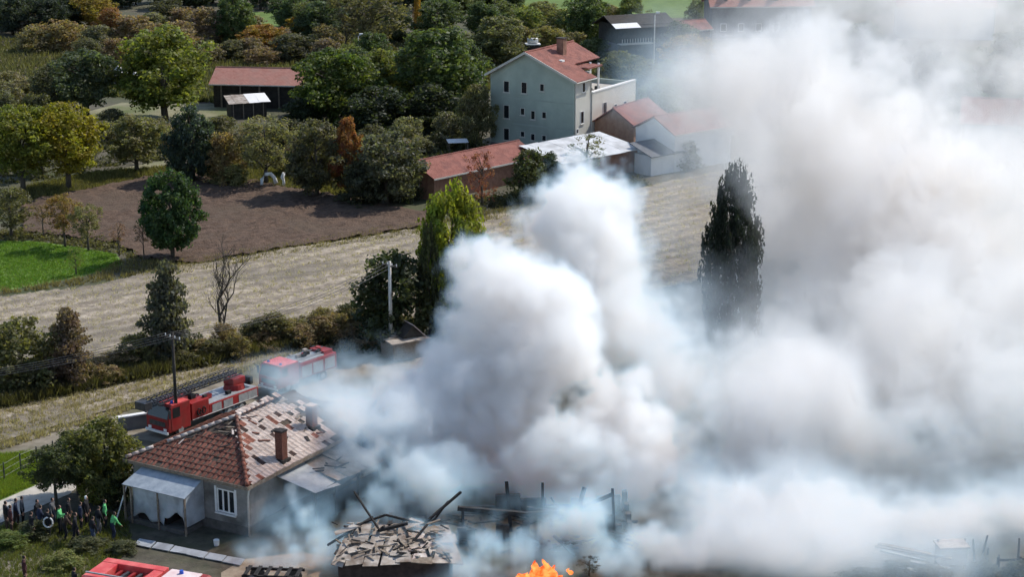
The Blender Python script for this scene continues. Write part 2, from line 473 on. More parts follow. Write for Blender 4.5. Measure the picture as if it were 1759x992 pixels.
# ------------------------------------------------------------------ the burning house
M_plaster = mat("grey_plaster", (.20, .19, .175), (.30, .285, .26), 1.3, .9, .35, 9, c3=(.12, .115, .105), s3=.8)
M_plinth = mat("plinth", (.085, .08, .072), (.14, .13, .12), 2.5, .95, .5)
M_tile = mat("clay_tile", (.165, .058, .038), (.26, .10, .066), 2.2, .8, .4, 14, objrand=.35, c3=(.12, .06, .045), s3=1.1)
M_ash = mat("ash_covered_tile", (.36, .265, .225), (.60, .54, .49), 1.4, .9, .5, 10, objrand=.16, c3=(.33, .22, .18), s3=.8)
M_char = mat("charred_wood", (.012, .011, .011), (.045, .04, .038), 6, .9, .6)
M_wood = mat("weathered_wood", (.16, .12, .085), (.28, .23, .18), 6, .9, .5)
M_deck = mat("roof_boards", (.05, .038, .03), (.11, .085, .065), 5, .95, .5)
M_brick = mat("chimney_brick", (.105, .042, .03), (.18, .075, .052), 7, .9, .5)
M_white = mat("white_paint", (.72, .71, .68), (.80, .79, .77), 3, .6)
M_glass = mat("dark_glass", (.02, .022, .025), rough=.08, spec=.6)
M_sheet = mat("galvanised_sheet", (.27, .31, .35), (.40, .44, .47), 2, .5, .15, metal=.2)
M_tarp = mat("pale_tarpaulin", (.33, .35, .37), (.44, .46, .48), 1.2, .7, .6, 3, c3=(.26, .27, .28), s3=.9)
M_pipe = mat("pale_pipe", (.50, .47, .42), (.62, .59, .54), 4, .5)
M_rust = mat("rusty_sheet", (.24, .19, .15), (.45, .40, .35), 1.6, .7, .5, 6, c3=(.12, .08, .055), s3=.9)
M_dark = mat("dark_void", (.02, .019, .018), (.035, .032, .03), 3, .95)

HE = G(425, 838, 3.2)
HANG = R(60)
hx, hy = Vector((math.cos(HANG), math.sin(HANG), 0)), Vector((-math.sin(HANG), math.cos(HANG), 0))   # local x runs back along the lit side, y along the shaded gable side
EW, EQ, EZ, AZ, RL = 9.1, 4.9, 3.2, 5.15, 10.6     # eave width, hip depth, eave height, ridge height, length of roof still standing
house = thing("burning_house", (HE.x, HE.y, 0), HANG, "single-storey grey house with red tiled hip roof, partly burnt, between the fire engines", "house")
O = 0.38                                           # eaves overhang
LW = RL + 5.4                                      # the walls run on under the burnt part
# shaded end wall (x = O) with its window opening, built of the pieces round the opening
wy0, wy1, wz0, wz1 = 1.25, 2.55, 1.12, 2.55
w = MB()
w.box(O, O + .25, O, wy0, .55, EZ - .1); w.box(O, O + .25, wy1, EW - O, .55, EZ - .1)
w.box(O, O + .25, wy0, wy1, .55, wz0); w.box(O, O + .25, wy0, wy1, wz1, EZ - .1)
w.build("wall", M_plaster, house)
MB().box(O + .25, 8.2, O, O + .25, .55, EZ - .1).build("wall", M_plaster, house)
MB().box(O + .25, 8.2, EW - O - .25, EW - O, .55, EZ - .1).build("wall", M_plaster, house)
w = MB()
w.box(O - .06, O + .25, O - .06, EW - O + .06, 0, .55); w.box(O + .25, 8.2, O - .06, O + .19, 0, .55)
tag(w.build("plinth", M_plinth, house), "dark stone plinth")
# window: frame with three lights, two panes, sill
win = MB()
for a, b in ((wy0, wy0 + .09), (wy1 - .09, wy1), (wy0 + .42, wy0 + .52), (wy0 + .82, wy0 + .92)):
    win.box(O + .02, O + .10, a, b, wz0, wz1)
win.box(O + .022, O + .098, wy0 + .09, wy1 - .09, wz0, wz0 + .09); win.box(O + .022, O + .098, wy0 + .09, wy1 - .09, wz1 - .09, wz1)
wo = tag(win.build("window", M_white, house), "white three-light window")
for a, b in ((wy0 + .09, wy0 + .42), (wy0 + .52, wy0 + .82), (wy0 + .92, wy1 - .09)):
    MB().box(O + .055, O + .065, a, b, wz0 + .09, wz1 - .09).build("pane", M_glass, wo)
MB().box(O - .12, O + .02, wy0 - .1, wy1 + .1, wz0 - .1, wz0 - .02).build("sill", M_white, wo)
for a, b in ((wy0 - .14, wy0), (wy1, wy1 + .14)):
    MB().box(O - .03, O - .002, a, b, wz0, wz1 + .12).build("surround", M_white, wo)
# downpipe on the corner
MB().tube([(O - .12, -.0, EZ - .05), (O - .14, .10, EZ - .35), (O - .10, .22, EZ - .75), (O - .10, .22, .1)], .055, 8).build("downpipe", M_pipe, house, True)
# roof: boards under, then tile by tile
E00, E01 = Vector((0, 0, EZ)), Vector((0, EW, EZ))
AP, RE = Vector((EQ, EW / 2, AZ)), Vector((RL, EW / 2, AZ))
R0, R1 = Vector((RL, 0, EZ)), Vector((RL, EW, EZ))
roof = MB()
dn = Vector((0, 0, -.04))
roof.slab([E00 + dn, E01 + dn, AP + dn], .07)
roof.slab([E00 + dn, R0 + dn, RE + dn, AP + dn], .07)
roof.slab([E01 + dn, AP + dn, RE + dn, R1 + dn], .07)
rf = roof.build("roof", M_deck, house)
fas = MB(); fas.bar((-.03, -.03, EZ - .09), (-.03, EW + .03, EZ - .09), .05, .2); fas.bar((0, -.03, EZ - .09), (RL, -.03, EZ - .09), .05, .2)
fas.build("fascia", M_wood, rf)

def tile_shape(name, material, w_=.40, l_=.50, roll=.055):
    mb = MB(); prof = [(-.5, .0), (-.30, .012), (-.12, .0), (.05, .55 * roll), (.22, roll), (.38, .6 * roll), (.5, .01)]
    vs, fs = [], []
    for y_, z_ in ((0, .035), (l_, .0)):
        for u, h in prof: vs.append((u * w_, y_, h + z_))
    n = len(prof)
    for i in range(n - 1): fs.append((i, i + 1, n + i + 1, n + i))
    k = len(vs)
    for u, h in prof: vs.append((u * w_, 0, -.01))
    for i in range(n - 1): fs.append((i, k + i, k + i + 1, i + 1))
    return mb.add(vs, fs).mesh(name, material, False)
T_RED, T_ASH = tile_shape("roof_tile", M_tile), tile_shape("roof_tile", M_ash)
T_BURNT = tile_shape("roof_tile", mat("sooty_tile", (.03, .022, .02), (.09, .05, .04), 3, .9, objrand=.3))
rng = random.Random(4)
def tiles(c0, eave_dir, up_dir, width, slope_len, keep, mesh_for, maxn):
    """courses of tiles on one roof plane; c0 = eave corner, returns how many were laid one by one"""
    nrm = eave_dir.cross(up_dir).normalized()
    if nrm.z < 0: nrm = -nrm
    rest = {}
    cnt = 0
    rows = int(slope_len / .44)
    for r in range(rows + 1):
        v = r * .44
        k = 0
        u = .2
        while u < width:
            if keep(u, v + .2):
                me = mesh_for(u, v)
                if me is not None:
                    p = c0 + eave_dir * (u + rng.uniform(-.012, .012)) + up_dir * (v + rng.uniform(-.025, .025)) + nrm * (.012 + .006 * rng.random())
                    ed = (eave_dir + up_dir * rng.uniform(-.04, .04)).normalized()
                    ud = nrm.cross(ed).normalized()
                    if ud.dot(up_dir) < 0: ud = -ud
                    m = Matrix((ed, ud, ed.cross(ud))).transposed().to_4x4(); m.translation = p
                    if cnt < maxn:
                        t = bpy.data.objects.new("roof_tile", me); link(t, rf); t.matrix_local = m; cnt += 1
                    else:
                        rest.setdefault(me.name, (me, []))[1].append(m)
            u += .40
    for nm, (me, ms) in rest.items():
        mb = MB()
        for m in ms:
            mb.add([m @ v.co for v in me.vertices], [tuple(p.vertices) for p in me.polygons])
        o = mb.build("roof_tiling", me.materials[0], rf); o["kind"] = "stuff"
    return cnt
# hip end: triangle E00-E01-AP
ed, mid = Vector((0, 1, 0)), (E00 + E01) / 2
ud = (AP - mid).normalized(); SLh = (AP - mid).length
def keep_hip(u, v):
    f = v / SLh
    return EW / 2 * f + .02 < u < EW - EW / 2 * f - .02
def mesh_hip(u, v):
    f = v / SLh
    hole = (math.hypot((u - 4.9) / .9, (v - 4.0) / .8) < 1) or (math.hypot((u - 6.4) / 1.0, (v - 2.9) / .28) < 1 and rng.random() < .8)
    if hole: return None if rng.random() < .75 else T_BURNT
    if f > .62 and rng.random() < .30: return T_BURNT
    return T_RED if rng.random() > .035 else None
n1 = tiles(E00, ed, ud, EW, SLh, keep_hip, mesh_hip, 200)
# lit long side: trapezoid E00-R0-RE-AP
ed2 = Vector((1, 0, 0)); ud2 = Vector((0, EW / 2, AZ - EZ)); SLs = ud2.length; ud2.normalize()
def keep_side(u, v):
    f = v / SLs
    edge = RL - .8 - 1.0 * math.sin(v * 1.7) ** 2 - .4 * math.sin(v * 5)
    return EQ * f + .1 < u < edge
def mesh_side(u, v):
    q = rng.random()
    if math.hypot((u - 7.4) / .8, (v - 2.9) / .4) < 1 and q < .6: return None
    if u > RL - 2.6 and q < .3: return None
    if q < .04: return T_BURNT
    if q < .09: return T_RED
    return T_ASH
n2 = tiles(E00, ed2, ud2, RL, SLs, keep_side, mesh_side, 300 - n1)
# far slope seen edge-on
ed3 = Vector((1, 0, 0)); ud3 = Vector((0, -EW / 2, AZ - EZ)).normalized()
tiles(E01, ed3, ud3, RL, SLs, keep_side, lambda u, v: T_RED if rng.random() > .1 else T_BURNT, 0)
# ridge and hip caps
def caps(p, q, material, skip=0.0):
    d = q - p; n = int(d.length / .42)
    for i in range(n):
        if rng.random() < skip: continue
        a = p + d * ((i - .05) / n); b = p + d * ((i + 1) / n)
        MB().tube([a + Vector((0, 0, .05)), b + Vector((0, 0, .035))], [.125, .105], 8).build("ridge_tile", material, rf, True)
caps(E00 + Vector((.1, .1, .05)), AP, M_tile, 0.0)
caps(E01 + Vector((.1, -.1, .05)), AP, M_ash, .1)
caps(AP, RE - Vector((2.2, 0, 0)), M_ash, .15)
# broken boards, laths and slipped tiles lying by the hole
for i in range(26):
    u, v = rng.gauss(5.0, 1.5), rng.gauss(3.7, .7)
    if not keep_hip(u, v) or v > SLh - .4: continue
    p = E00 + ed * u + ud * v + Vector((0, 0, .12)); a = rng.uniform(0, 6.28); l = rng.uniform(.3, 1.0)
    d = (ed * math.cos(a) + ud * math.sin(a)) * l * .5
    MB().bar(p - d, p + d, rng.uniform(.05, .16), .04).build("loose_board", rng.choice([M_char, M_wood, M_ash, M_char]), rf)
for i in range(15):
    u, v = rng.uniform(4, RL - 1), rng.uniform(.4, SLs - .4)
    if not keep_side(u, v): continue
    p = E00 + ed2 * u + ud2 * v + Vector((0, 0, .10)); a = rng.uniform(0, 6.28); l = rng.uniform(.25, .8)
    d = (ed2 * math.cos(a) + ud2 * math.sin(a)) * l * .5
    MB().bar(p - d, p + d, rng.uniform(.06, .25), .04).build("loose_board", rng.choice([M_char, M_wood, M_ash, M_brick]), rf)
# chimneys
def chimney(u, v, h, w_, label, capm):
    p = E00 + ed2 * u + ud2 * v
    z0 = p.z - .5; zt = p.z + h
    c = MB().box(p.x - w_ / 2, p.x + w_ / 2, p.y - w_ / 2, p.y + w_ / 2, z0, zt).build("chimney", M_brick, house, bevel=.012)
    tag(c, label)
    # courses standing proud of recessed joints
    ring = MB()
    for k in range(int((h + .2) / .13)):
        zz = p.z - .15 + k * .13
        ring.box(p.x - w_ / 2 - .012, p.x + w_ / 2 + .012, p.y - w_ / 2 - .012, p.y + w_ / 2 + .012, zz, zz + .105)
    ring.build("brick_courses", M_brick, c)
    MB().box(p.x - w_ / 2 - .05, p.x + w_ / 2 + .05, p.y - w_ / 2 - .05, p.y + w_ / 2 + .05, zt, zt + .10).build("cap", capm, c, bevel=.01)
    MB().box(p.x - w_ / 2 - .16, p.x + w_ / 2 + .16, p.y - w_ / 2 - .14, p.y + w_ / 2 + .16, p.z - .12, p.z + .10).build("flashing", M_char, c, bevel=.02)
chimney(3.95, .62, 1.75, .48, "nearer brick chimney with broken top", M_char)
chimney(8.35, 1.75, 1.35, .48, "brick chimney with pale cap by the ridge", M_ash)
# sheet awning over the boarded porch on the shaded side
PX0 = -1.35
porch = MB(); porch.slab([(PX0 - .15, 3.35, 2.35), (PX0 - .15, 7.95, 2.35), (O - .02, 7.75, 3.02), (O - .02, 3.35, 3.02)], .05)
tag(porch.build("awning", M_sheet, house), "pale blue metal sheet awning")
# hanging tarpaulin with folds, torn lower edge
vs, fs = [], []
ny, nz = 40, 14
for i in range(ny + 1):
    y = 3.5 + (7.35 - 3.5) * i / ny
    low = .50 + (.55 if 3.5 < y < 5.0 else 0) + .12 * math.sin(y * 5) + .18 * math.sin(y * 2.1)
    for j in range(nz + 1):
        z = low + (2.33 - low) * j / nz
        f = 1 - j / nz
        x = PX0 + .05 * math.sin(y * 6 + z) * (.3 + f) + .04 * math.sin(y * 2.3 + 2 * z) + .015 * math.sin(z * 9 + y)
        vs.append((x, y, z))
for i in range(ny):
    for j in range(nz):
        a = i * (nz + 1) + j; fs.append((a, a + nz + 1, a + nz + 2, a + 1))
tp = MB().add(vs, fs).build("tarpaulin", M_tarp, house, True)
md = tp.modifiers.new("thickness", 'SOLIDIFY'); md.thickness = .012
MB().add([(PX0 + .02, 3.45, .5), (O - .05, 3.45, .5), (O - .05, 3.45, 2.95), (PX0 + .02, 3.45, 2.33), (PX0 + .02, 3.49, .5), (O - .05, 3.49, .5), (O - .05, 3.49, 2.95), (PX0 + .02, 3.49, 2.33)],
         [(0, 1, 2, 3), (7, 6, 5, 4), (0, 4, 5, 1), (1, 5, 6, 2), (2, 6, 7, 3), (3, 7, 4, 0)]).build("side_board", M_tarp, house)
for y in (3.42, 5.4, 7.4, 7.9):
    MB().bar((PX0 - .05, y, 0), (PX0 - .05, y, 2.33), .09).build("post", M_wood, house)
MB().bar((PX0 - .5, 8.3, 0), (PX0 + .2, 7.8, 2.4), .10, .05).build("leaning_board", M_white, house)
MB().box(PX0 - .02, O - .07, 3.6, 7.8, 0, .28).build("porch_floor", M_plinth, house)
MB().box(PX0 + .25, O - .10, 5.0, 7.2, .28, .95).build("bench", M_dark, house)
# burnt far end: blackened wall stubs, leaning rafters, surviving charred gable
w = MB()
w.box(8.2, LW, O, O + .25, 0, 2.3); w.box(8.2, LW, EW - O - .25, EW - O, 0, 2.9); w.box(LW - .25, LW, O + .25, EW - O - .25, 0, 2.6)
tag(w.build("burnt_wall", mat("sooty_plaster", (.035, .033, .032), (.10, .095, .09), 1.5, .95, .5), house), "soot-black wall of the gutted end")
for i in range(13):
    x = RL - .5 + i * .42
    top = Vector((x + rng.uniform(-.6, .6), EW / 2 + rng.uniform(-2.4, .6), rng.uniform(2.4, 3.9) - .06 * i))
    lo_ = Vector((x + rng.uniform(-.2, .2), rng.uniform(-.1, .25), EZ - .6 - rng.uniform(0, .8)))
    MB().bar(lo_, top, .12, .16).build("burnt_rafter", M_char, house)
for i in range(16):
    a = Vector((RL - 1 + rng.uniform(0, 6), rng.uniform(.2, EW - 1), rng.uniform(1.6, 2.9))); d = Vector((rng.uniform(.6, 2.2), rng.uniform(-.8, .8), rng.uniform(-.6, .5)))
    MB().bar(a, a + d, .11, .14).build("fallen_beam", M_char, house)
g = MB(); g.slab([(11.2, -3.3, 2.35), (11.6, -1.2, 3.15), (13.2, -.6, 3.0), (13.0, -2.7, 2.3)], .16)
g.slab([(11.6, -1.2, 3.15), (11.4, .3, 2.3), (13.1, .5, 2.25), (13.2, -.6, 3.0)], .16)
tag(g.build("charred_roof_piece", M_char, house), "blackened roof peak still standing in the smoke")
for x, y, z in ((11.3, -3.1, 2.2), (13.0, -2.5, 2.2), (11.5, .2, 2.2), (13.0, .4, 2.2)): MB().bar((x, y, 0), (x, y, z), .16).build("charred_prop", M_char, house)


# sheet-roofed lean-to against the lit side
lean = thing("lean_to", (HE.x, HE.y, 0) , HANG, "low lean-to with pale tin sheets against the burning house", "lean-to")
def sheet_roof(parent, corners, n, material, jitter=.03, t=.03, name="tin_sheet"):
    A, B, C, D = [Vector(c) for c in corners]     # A-B eave, D-C top
    for i in range(n):
        f0, f1 = i / n, (i + 1.06) / n
        j = [Vector((rng.uniform(-1, 1), rng.uniform(-1, 1), rng.uniform(-.5, 1))) * jitter for _ in range(4)]
        up = Vector((0, 0, .012 * (i % 2)))
        MB().slab([A.lerp(B, f0) + j[0] + up, A.lerp(B, f1) + j[1] + up, D.lerp(C, f1) + j[2] + up, D.lerp(C, f0) + j[3] + up], t).build(name, material, parent)
sheet_roof(lean, [(3.4, -2.2, 2.15), (5.4, -2.5, 2.0), (5.6, O - .08, 2.75), (3.0, O - .08, 2.8)], 2, M_sheet)
sheet_roof(lean, [(5.5, -2.3, 2.2), (10.2, -2.6, 2.0), (10.2, O - .08, 2.7), (5.6, O - .08, 2.7)], 5, M_rust, .10)
for x in (3.5, 5.5, 7.8, 10.0):
    MB().bar((x, -2.1, 0), (x, -2.1, 2.12), .12).build("post", M_char, lean)
MB().bar((3.3, -2.1, 2.08), (10.2, -2.35, 1.95), .10, .12).build("beam", M_char, lean)
MB().box(5.2, 10.0, -2.0, -1.85, 0, 1.3).build("cavity_panel", M_dark, lean)  # near-black panel: the shade of the cavity is put into its colour
for i in range(9):
    a = Vector((rng.uniform(5.5, 10), rng.uniform(-2.4, -.5), 2.55)); d = Vector((rng.uniform(-1.3, 1.3), rng.uniform(-.8, .8), rng.uniform(-.1, .5)))
    MB().bar(a, a + d, .09, .05).build("fallen_lath", M_char, lean)

# low shed roof in front, rusty sheets strewn with rubble
SH = G(680, 985, 0)
shed = thing("rubble_shed", (SH.x, SH.y, 0), R(8), "low shed with pale rusty roof strewn with rubble in front of the ruin", "shed")
MB().box(-3.1, 3.0, -.9, 1.9, 0, 1.05).build("wall", mat("dark_timber_wall", (.045, .03, .025), (.09, .06, .05), 3, .95, .5), shed)
sheet_roof(shed, [(-3.7, -1.25, 1.15), (3.6, -1.35, .95), (3.0, 2.6, 1.35), (-2.4, 2.9, 1.75)], 8, M_rust, .20)
for i in range(16):                                # torn sheets lying loose over each other
    x, y = rng.uniform(-3.4, 2.8), rng.uniform(-1.3, 2.3); z = 1.32 + .16 * y - .06 * x + rng.uniform(0, .12)
    a, l, w_ = rng.uniform(-.5, .5), rng.uniform(.6, 1.6), rng.uniform(.4, .9)
    u, v = Vector((math.cos(a), math.sin(a), rng.uniform(-.12, .12))), Vector((-math.sin(a), math.cos(a), rng.uniform(0, .3)))
    c = Vector((x, y, z))
    MB().slab([c, c + u * l, c + u * l * rng.uniform(.7, 1) + v * w_, c + v * w_ * rng.uniform(.6, 1) + u * rng.uniform(0, .2)], .02).build("torn_sheet", rng.choice([M_rust, M_rust, M_rust, M_ash, M_wood]), shed)
for i in range(60):
    x, y = rng.uniform(-3.3, 3.0), rng.uniform(-1.1, 2.6)
    z = 1.42 + .16 * y - .06 * x + .05 * rng.random(); a = rng.uniform(0, 6.28); l = rng.uniform(.12, .9)
    d = Vector((math.cos(a), math.sin(a), rng.uniform(-.05, .35))) * l * .5
    MB().bar(Vector((x, y, z)) - d, Vector((x, y, z)) + d, rng.uniform(.04, .2), rng.uniform(.03, .08)).build("rubble_board", rng.choice([M_wood, M_wood, M_rust, M_char, M_char]), shed)
for p, q in (((-2.9, 2.6, 1.5), (-.3, 2.9, 2.2)), ((-.3, 2.9, 2.2), (1.9, 2.6, 1.6)), ((-3.6, 1.0, 1.4), (-1.0, 3.2, 2.0)), ((1.0, .8, 1.4), (1.9, 1.8, 1.95))):
    MB().bar(p, q, .09, .11).build("fallen_rafter", M_char, shed)

# gutted barn between the house and the flames
RU = G(880, 948, 0)
ruin = thing("gutted_barn", (RU.x, RU.y, 0), R(4), "charred remains of a barn, black beams and posts standing in blue smoke", "ruin")
def bpx(p):    # a place in the ruin's own frame
    return ruin.matrix_basis.inverted() @ p
def beam(px0, py0, px1, py1, depth0, depth1, w_, h_=None, name="charred_beam", m_=None):
    MB().bar(bpx(AT(px0, py0, depth0)), bpx(AT(px1, py1, depth1)), w_, h_ or w_).build(name, m_ or M_char, ruin)
beam(786, 874, 900, 884, 103.3, 103.3, .24); beam(900, 884, 965, 880, 103.3, 103.8, .2); beam(905, 874, 962, 882, 104.8, 104.4, .2)
beam(870, 828, 878, 920, 104.8, 104.8, .2, name="post"); beam(932, 830, 932, 920, 104.8, 104.8, .14, name="post"); beam(1052, 840, 1056, 925, 103.8, 103.8, .14, name="post"); beam(795, 872, 795, 930, 103.3, 103.3, .16, name="post")
beam(722, 906, 792, 846, 101.8, 102.8, .12); beam(740, 902, 770, 862, 102.4, 102.8, .09)
beam(608, 845, 652, 912, 100.8, 100.3, .09); beam(598, 955, 660, 905, 102.5, 100.3, .12); beam(652, 912, 700, 900, 100.3, 100.8, .16)
beam(985, 905, 1004, 838, 103.8, 104, .18); beam(995, 875, 1052, 850, 104.1, 103.8, .18); 
for (xa, ya, xb, yb) in ((-6.5, 1.2, -2.0, 1.3), (-1.2, 1.4, 2.2, 1.5), (2.6, 1.6, 6.8, 1.7), (-6.8, 1.2, -6.6, 5.5), (6.8, 1.8, 7.0, 6), (-6.5, 5.6, 6.8, 5.8)):
    n_ = 9; rw = MB()
    for k in range(n_):
        p_, q_ = Vector((xa, ya, 0)).lerp(Vector((xb, yb, 0)), k / n_), Vector((xa, ya, 0)).lerp(Vector((xb, yb, 0)), (k + .985) / n_)
        hh = max(.12, .62 + .5 * math.sin(k * 1.9 + xa) + rng.uniform(-.25, .25))
        rw.bar(p_ + Vector((0, 0, hh / 2)), q_ + Vector((0, 0, hh / 2)), .26 + .02 * (k % 2), hh)
    rw.build("wall", mat("sooty_plaster", (.035, .033, .032), (.10, .095, .09), 1.5, .95, .5), ruin)
heap = MB()
for i in range(120):
    x, y = rng.uniform(-6.5, 7), rng.uniform(-.6, 5.2); z = abs(rng.gauss(0, .22)) + .1
    a, b = rng.uniform(0, 6.28), rng.gauss(0, .3); l = rng.uniform(.4, 2.0)
    d = Vector((math.cos(a) * math.cos(b), math.sin(a) * math.cos(b), math.sin(b))) * l * .5
    heap.bar(Vector((x, y, z)) - d, Vector((x, y, z)) + d, rng.uniform(.06, .22), rng.uniform(.04, .12))
o = heap.build("debris", M_char, ruin); o["kind"] = "stuff"
# ------------------------------------------------------------------ the village behind
M_gwall = mat("pale_green_render", (.35, .41, .35), (.42, .48, .41), .5, .9, .15, 6, c3=(.31, .35, .30), s3=.22)
M_litwall = mat("lit_wall_render", (.55, .53, .46), (.62, .60, .53), .5, .9, .15, 6)  # paler copy of the house render: sun on these walls put into the colour
M_tfar = tile_mat("red_roof_tiles", (.21, .075, .056), (.29, .115, .088), 2.6, 'X', c3=(.17, .068, .055))
M_tfar_y = tile_mat("red_roof_tiles_across", (.25, .085, .06), (.34, .13, .095), 2.6, 'Y', c3=(.20, .075, .06))
M_trim = mat("pale_trim", (.50, .48, .42), (.58, .56, .50), 2, .8)
M_rbrick = mat("red_brick_wall", (.20, .10, .07), (.30, .17, .12), 2.2, .9, .4, 12)
M_whitew = mat("whitewash", (.60, .61, .62), (.70, .70, .70), .8, .85, .15)
M_darkwood = mat("dark_barn_wood", (.03, .026, .022), (.06, .05, .042), 2, .9, .3)
M_grey = mat("grey_block_wall", (.13, .13, .135), (.20, .20, .20), .8, .9, .25)

def opening(parent, x, y, z, w, h, face, material=None, frame=M_white, depth=.16):
    """a recessed window in a wall face: frame ring, dark pane set back, sill; face is the wall's outward axis"""
    ax, sg = face[1], (-1 if face[0] == '-' else 1)
    def bx(mb, a0, a1, z0, z1, d0, d1):
        if ax == 'x':
            lo_, hi_ = sorted((x + sg * d0, x + sg * d1)); mb.box(lo_, hi_, y + a0, y + a1, z + z0, z + z1)
        else:
            lo_, hi_ = sorted((y + sg * d0, y + sg * d1)); mb.box(x + a0, x + a1, lo_, hi_, z + z0, z + z1)
    fr = MB(); t = .07
    bx(fr, -w / 2, -w / 2 + t, 0, h, .004, .05); bx(fr, w / 2 - t, w / 2, 0, h, .004, .05); bx(fr, -w / 2 + t, w / 2 - t, 0, t, .006, .048); bx(fr, -w / 2 + t, w / 2 - t, h - t, h, .006, .048)
    wo = fr.build("window", frame, parent)
    p = MB(); bx(p, -w / 2 + t, w / 2 - t, t, h - t, .004, .02); p.build("pane", material or M_glass, wo)
    s = MB(); bx(s, -w / 2 - .08, w / 2 + .08, -.08, 0, .004, .12); s.build("sill", M_trim, wo)
    return wo

# three-storey house
BZ = 8.8
B0 = G(986, 137, BZ)
BA = R(59)
gb = thing("apartment_house", (B0.x, B0.y, 0), BA, "three-storey pale green house with red tiled gable roof and roof terrace", "house")
BL, BWd = 11.2, 10.2       # gable width (local y), depth (local x)
gz = 2.55
w = MB(); w.prism([(.0, 0), (BL, 0), (BL, BZ), (BL * .56, BZ + gz), (.0, BZ)], 'x', 0, .3)
w.build("gable_wall", M_gwall, gb)
MB().box(.3, 4.2, 0, .3, 0, BZ - .05).build("wall", M_litwall, gb)
MB().box(.3, BWd + 5, BL - .3, BL, 0, BZ - .05).build("wall", M_gwall, gb)
MB().box(BWd + 4.7, BWd + 5, .3, BL - .3, 0, 6.6).build("wall", M_gwall, gb)
MB().box(4.2, BWd + 5, -.12, .22, 0, 6.7).build("wall", M_litwall, gb)
MB().box(4.2, BWd + 5, -.18, .28, 6.7, 6.85).build("parapet", M_white, gb)
MB().box(4.2, BWd + 4.7, .22, BL - .3, 5.9, 6.05).build("terrace_floor", M_conc, gb)
MB().box(4.2, 4.45, .3, BL - .3, 6.05, BZ + .4).build("wall", M_litwall, gb)
rp = MB()
# near slope short, far slope full; terrace cut into the lit side at the back
rp.slab([(-.5, -.55, BZ - .22), (4.5, -.55, BZ - .22), (4.5, BL * .56, BZ + gz + .18), (-.5, BL * .56, BZ + gz + .18)], .16)
rp.slab([(4.52, 2.6, BZ + 1.05), (11.0, 2.6, BZ + 1.05), (11.0, BL * .56, BZ + gz + .18), (4.52, BL * .56, BZ + gz + .18)], .16)
ro = rp.build("roof", M_tfar, gb)
rp = MB(); rp.slab([(-.5, BL + .5, BZ - .22), (-.5, BL * .56 + .01, BZ + gz + .18), (11.0, BL * .56 + .01, BZ + gz + .18), (11.0, BL + .5, BZ - .22)], .16)
rp.build("roof", M_tfar, gb)
MB().tube([(-.5, BL * .56, BZ + gz + .2), (11.0, BL * .56, BZ + gz + .2)], .12, 6).build("ridge", M_tfar, ro)
v = MB(); v.bar((-.54, -.6, BZ - .3), (-.54, BL * .56, BZ + gz + .12), .08, .26); v.bar((-.54, BL * .56, BZ + gz + .12), (-.54, BL + .5, BZ - .3), .08, .26)
v.build("verge_board", M_trim, ro)
MB().box(5.2, 6.0, BL * .56 - 1.9, BL * .56 - 1.0, BZ + 1.4, BZ + gz + 1.2).build("chimney", M_rbrick, gb)
MB().box(5.1, 6.1, BL * .56 - 2.0, BL * .56 - .9, BZ + gz + 1.2, BZ + gz + 1.32).build("chimney_cap", M_darkwood, gb)
MB().box(2.9, 3.5, 3.2, 4.1, BZ + 1.42, BZ + 1.62).build("skylight", M_white, gb)
for y in (.9, 2.0):
    MB().box(7.6, 7.8, y, y + .2, 6.05, BZ + .9).build("terrace_post", M_white, gb)
MB().box(4.45, 8.0, .6, 5.0, BZ + .55, BZ + .72).build("terrace_canopy", M_tfar, gb)
for zz, hs in ((6.6, ((9.0, 1.25, .0), (6.6, 1.25, .05), (4.2, .8, .5))), (3.5, ((9.0, 1.5, .0), (6.8, .75, .6), (5.4, .95, .2), (3.9, .7, .45))), (.9, ((9.0, 1.35, .0), (6.8, .6, .6), (5.4, .75, .3), (3.9, .6, .4)))):
    for y, h, dz in hs:
        opening(gb, 0, y, zz + dz, .8 if h > 1 else .6, h + .12, '-x', frame=M_trim)
opening(gb, 2.3, 0, 7.0, .8, 1.2, '-y'); opening(gb, 2.0, 0, 3.4, .8, 1.5, '-y'); opening(gb, .9, 0, 2.4, .5, .6, '-y')
opening(gb, 7.3, -.12, 3.3, 1.0, 1.9, '-y'); opening(gb, 10.0, -.12, 3.4, .8, 1.2, '-y'); opening(gb, 12.5, -.12, 3.4, .8, 1.2, '-y')
for i in range(4):
    MB().box(5 + i * .9, 5.4 + i * .9, 1.0, 1.5, 6.05, 6.6 + .3 * (i % 2)).build("terrace_box", M_darkwood, gb)

MB().tube([(-.5, -.62, BZ - .34), (4.5, -.62, BZ - .34)], .07, 6).build("gutter", M_trim, gb)
MB().tube([(.25, -.06, BZ - .4), (.25, -.06, 0)], .055, 6).build("downpipe", M_trim, gb)
MB().tube([(4.05, -.06, BZ - .4), (4.05, -.06, 6.8)], .055, 6).build("downpipe", M_trim, gb)
for zz in (3.0, 6.0):
    MB().box(-.03, -.002, .02, BL - .02, zz - .1, zz + .06).build("floor_band", mat("band_render", (.32, .37, .32), (.38, .43, .37), .8, .9), gb)
MB().box(-.04, -.003, .02, BL - .02, 0, .5).build("plinth", M_grey, gb)

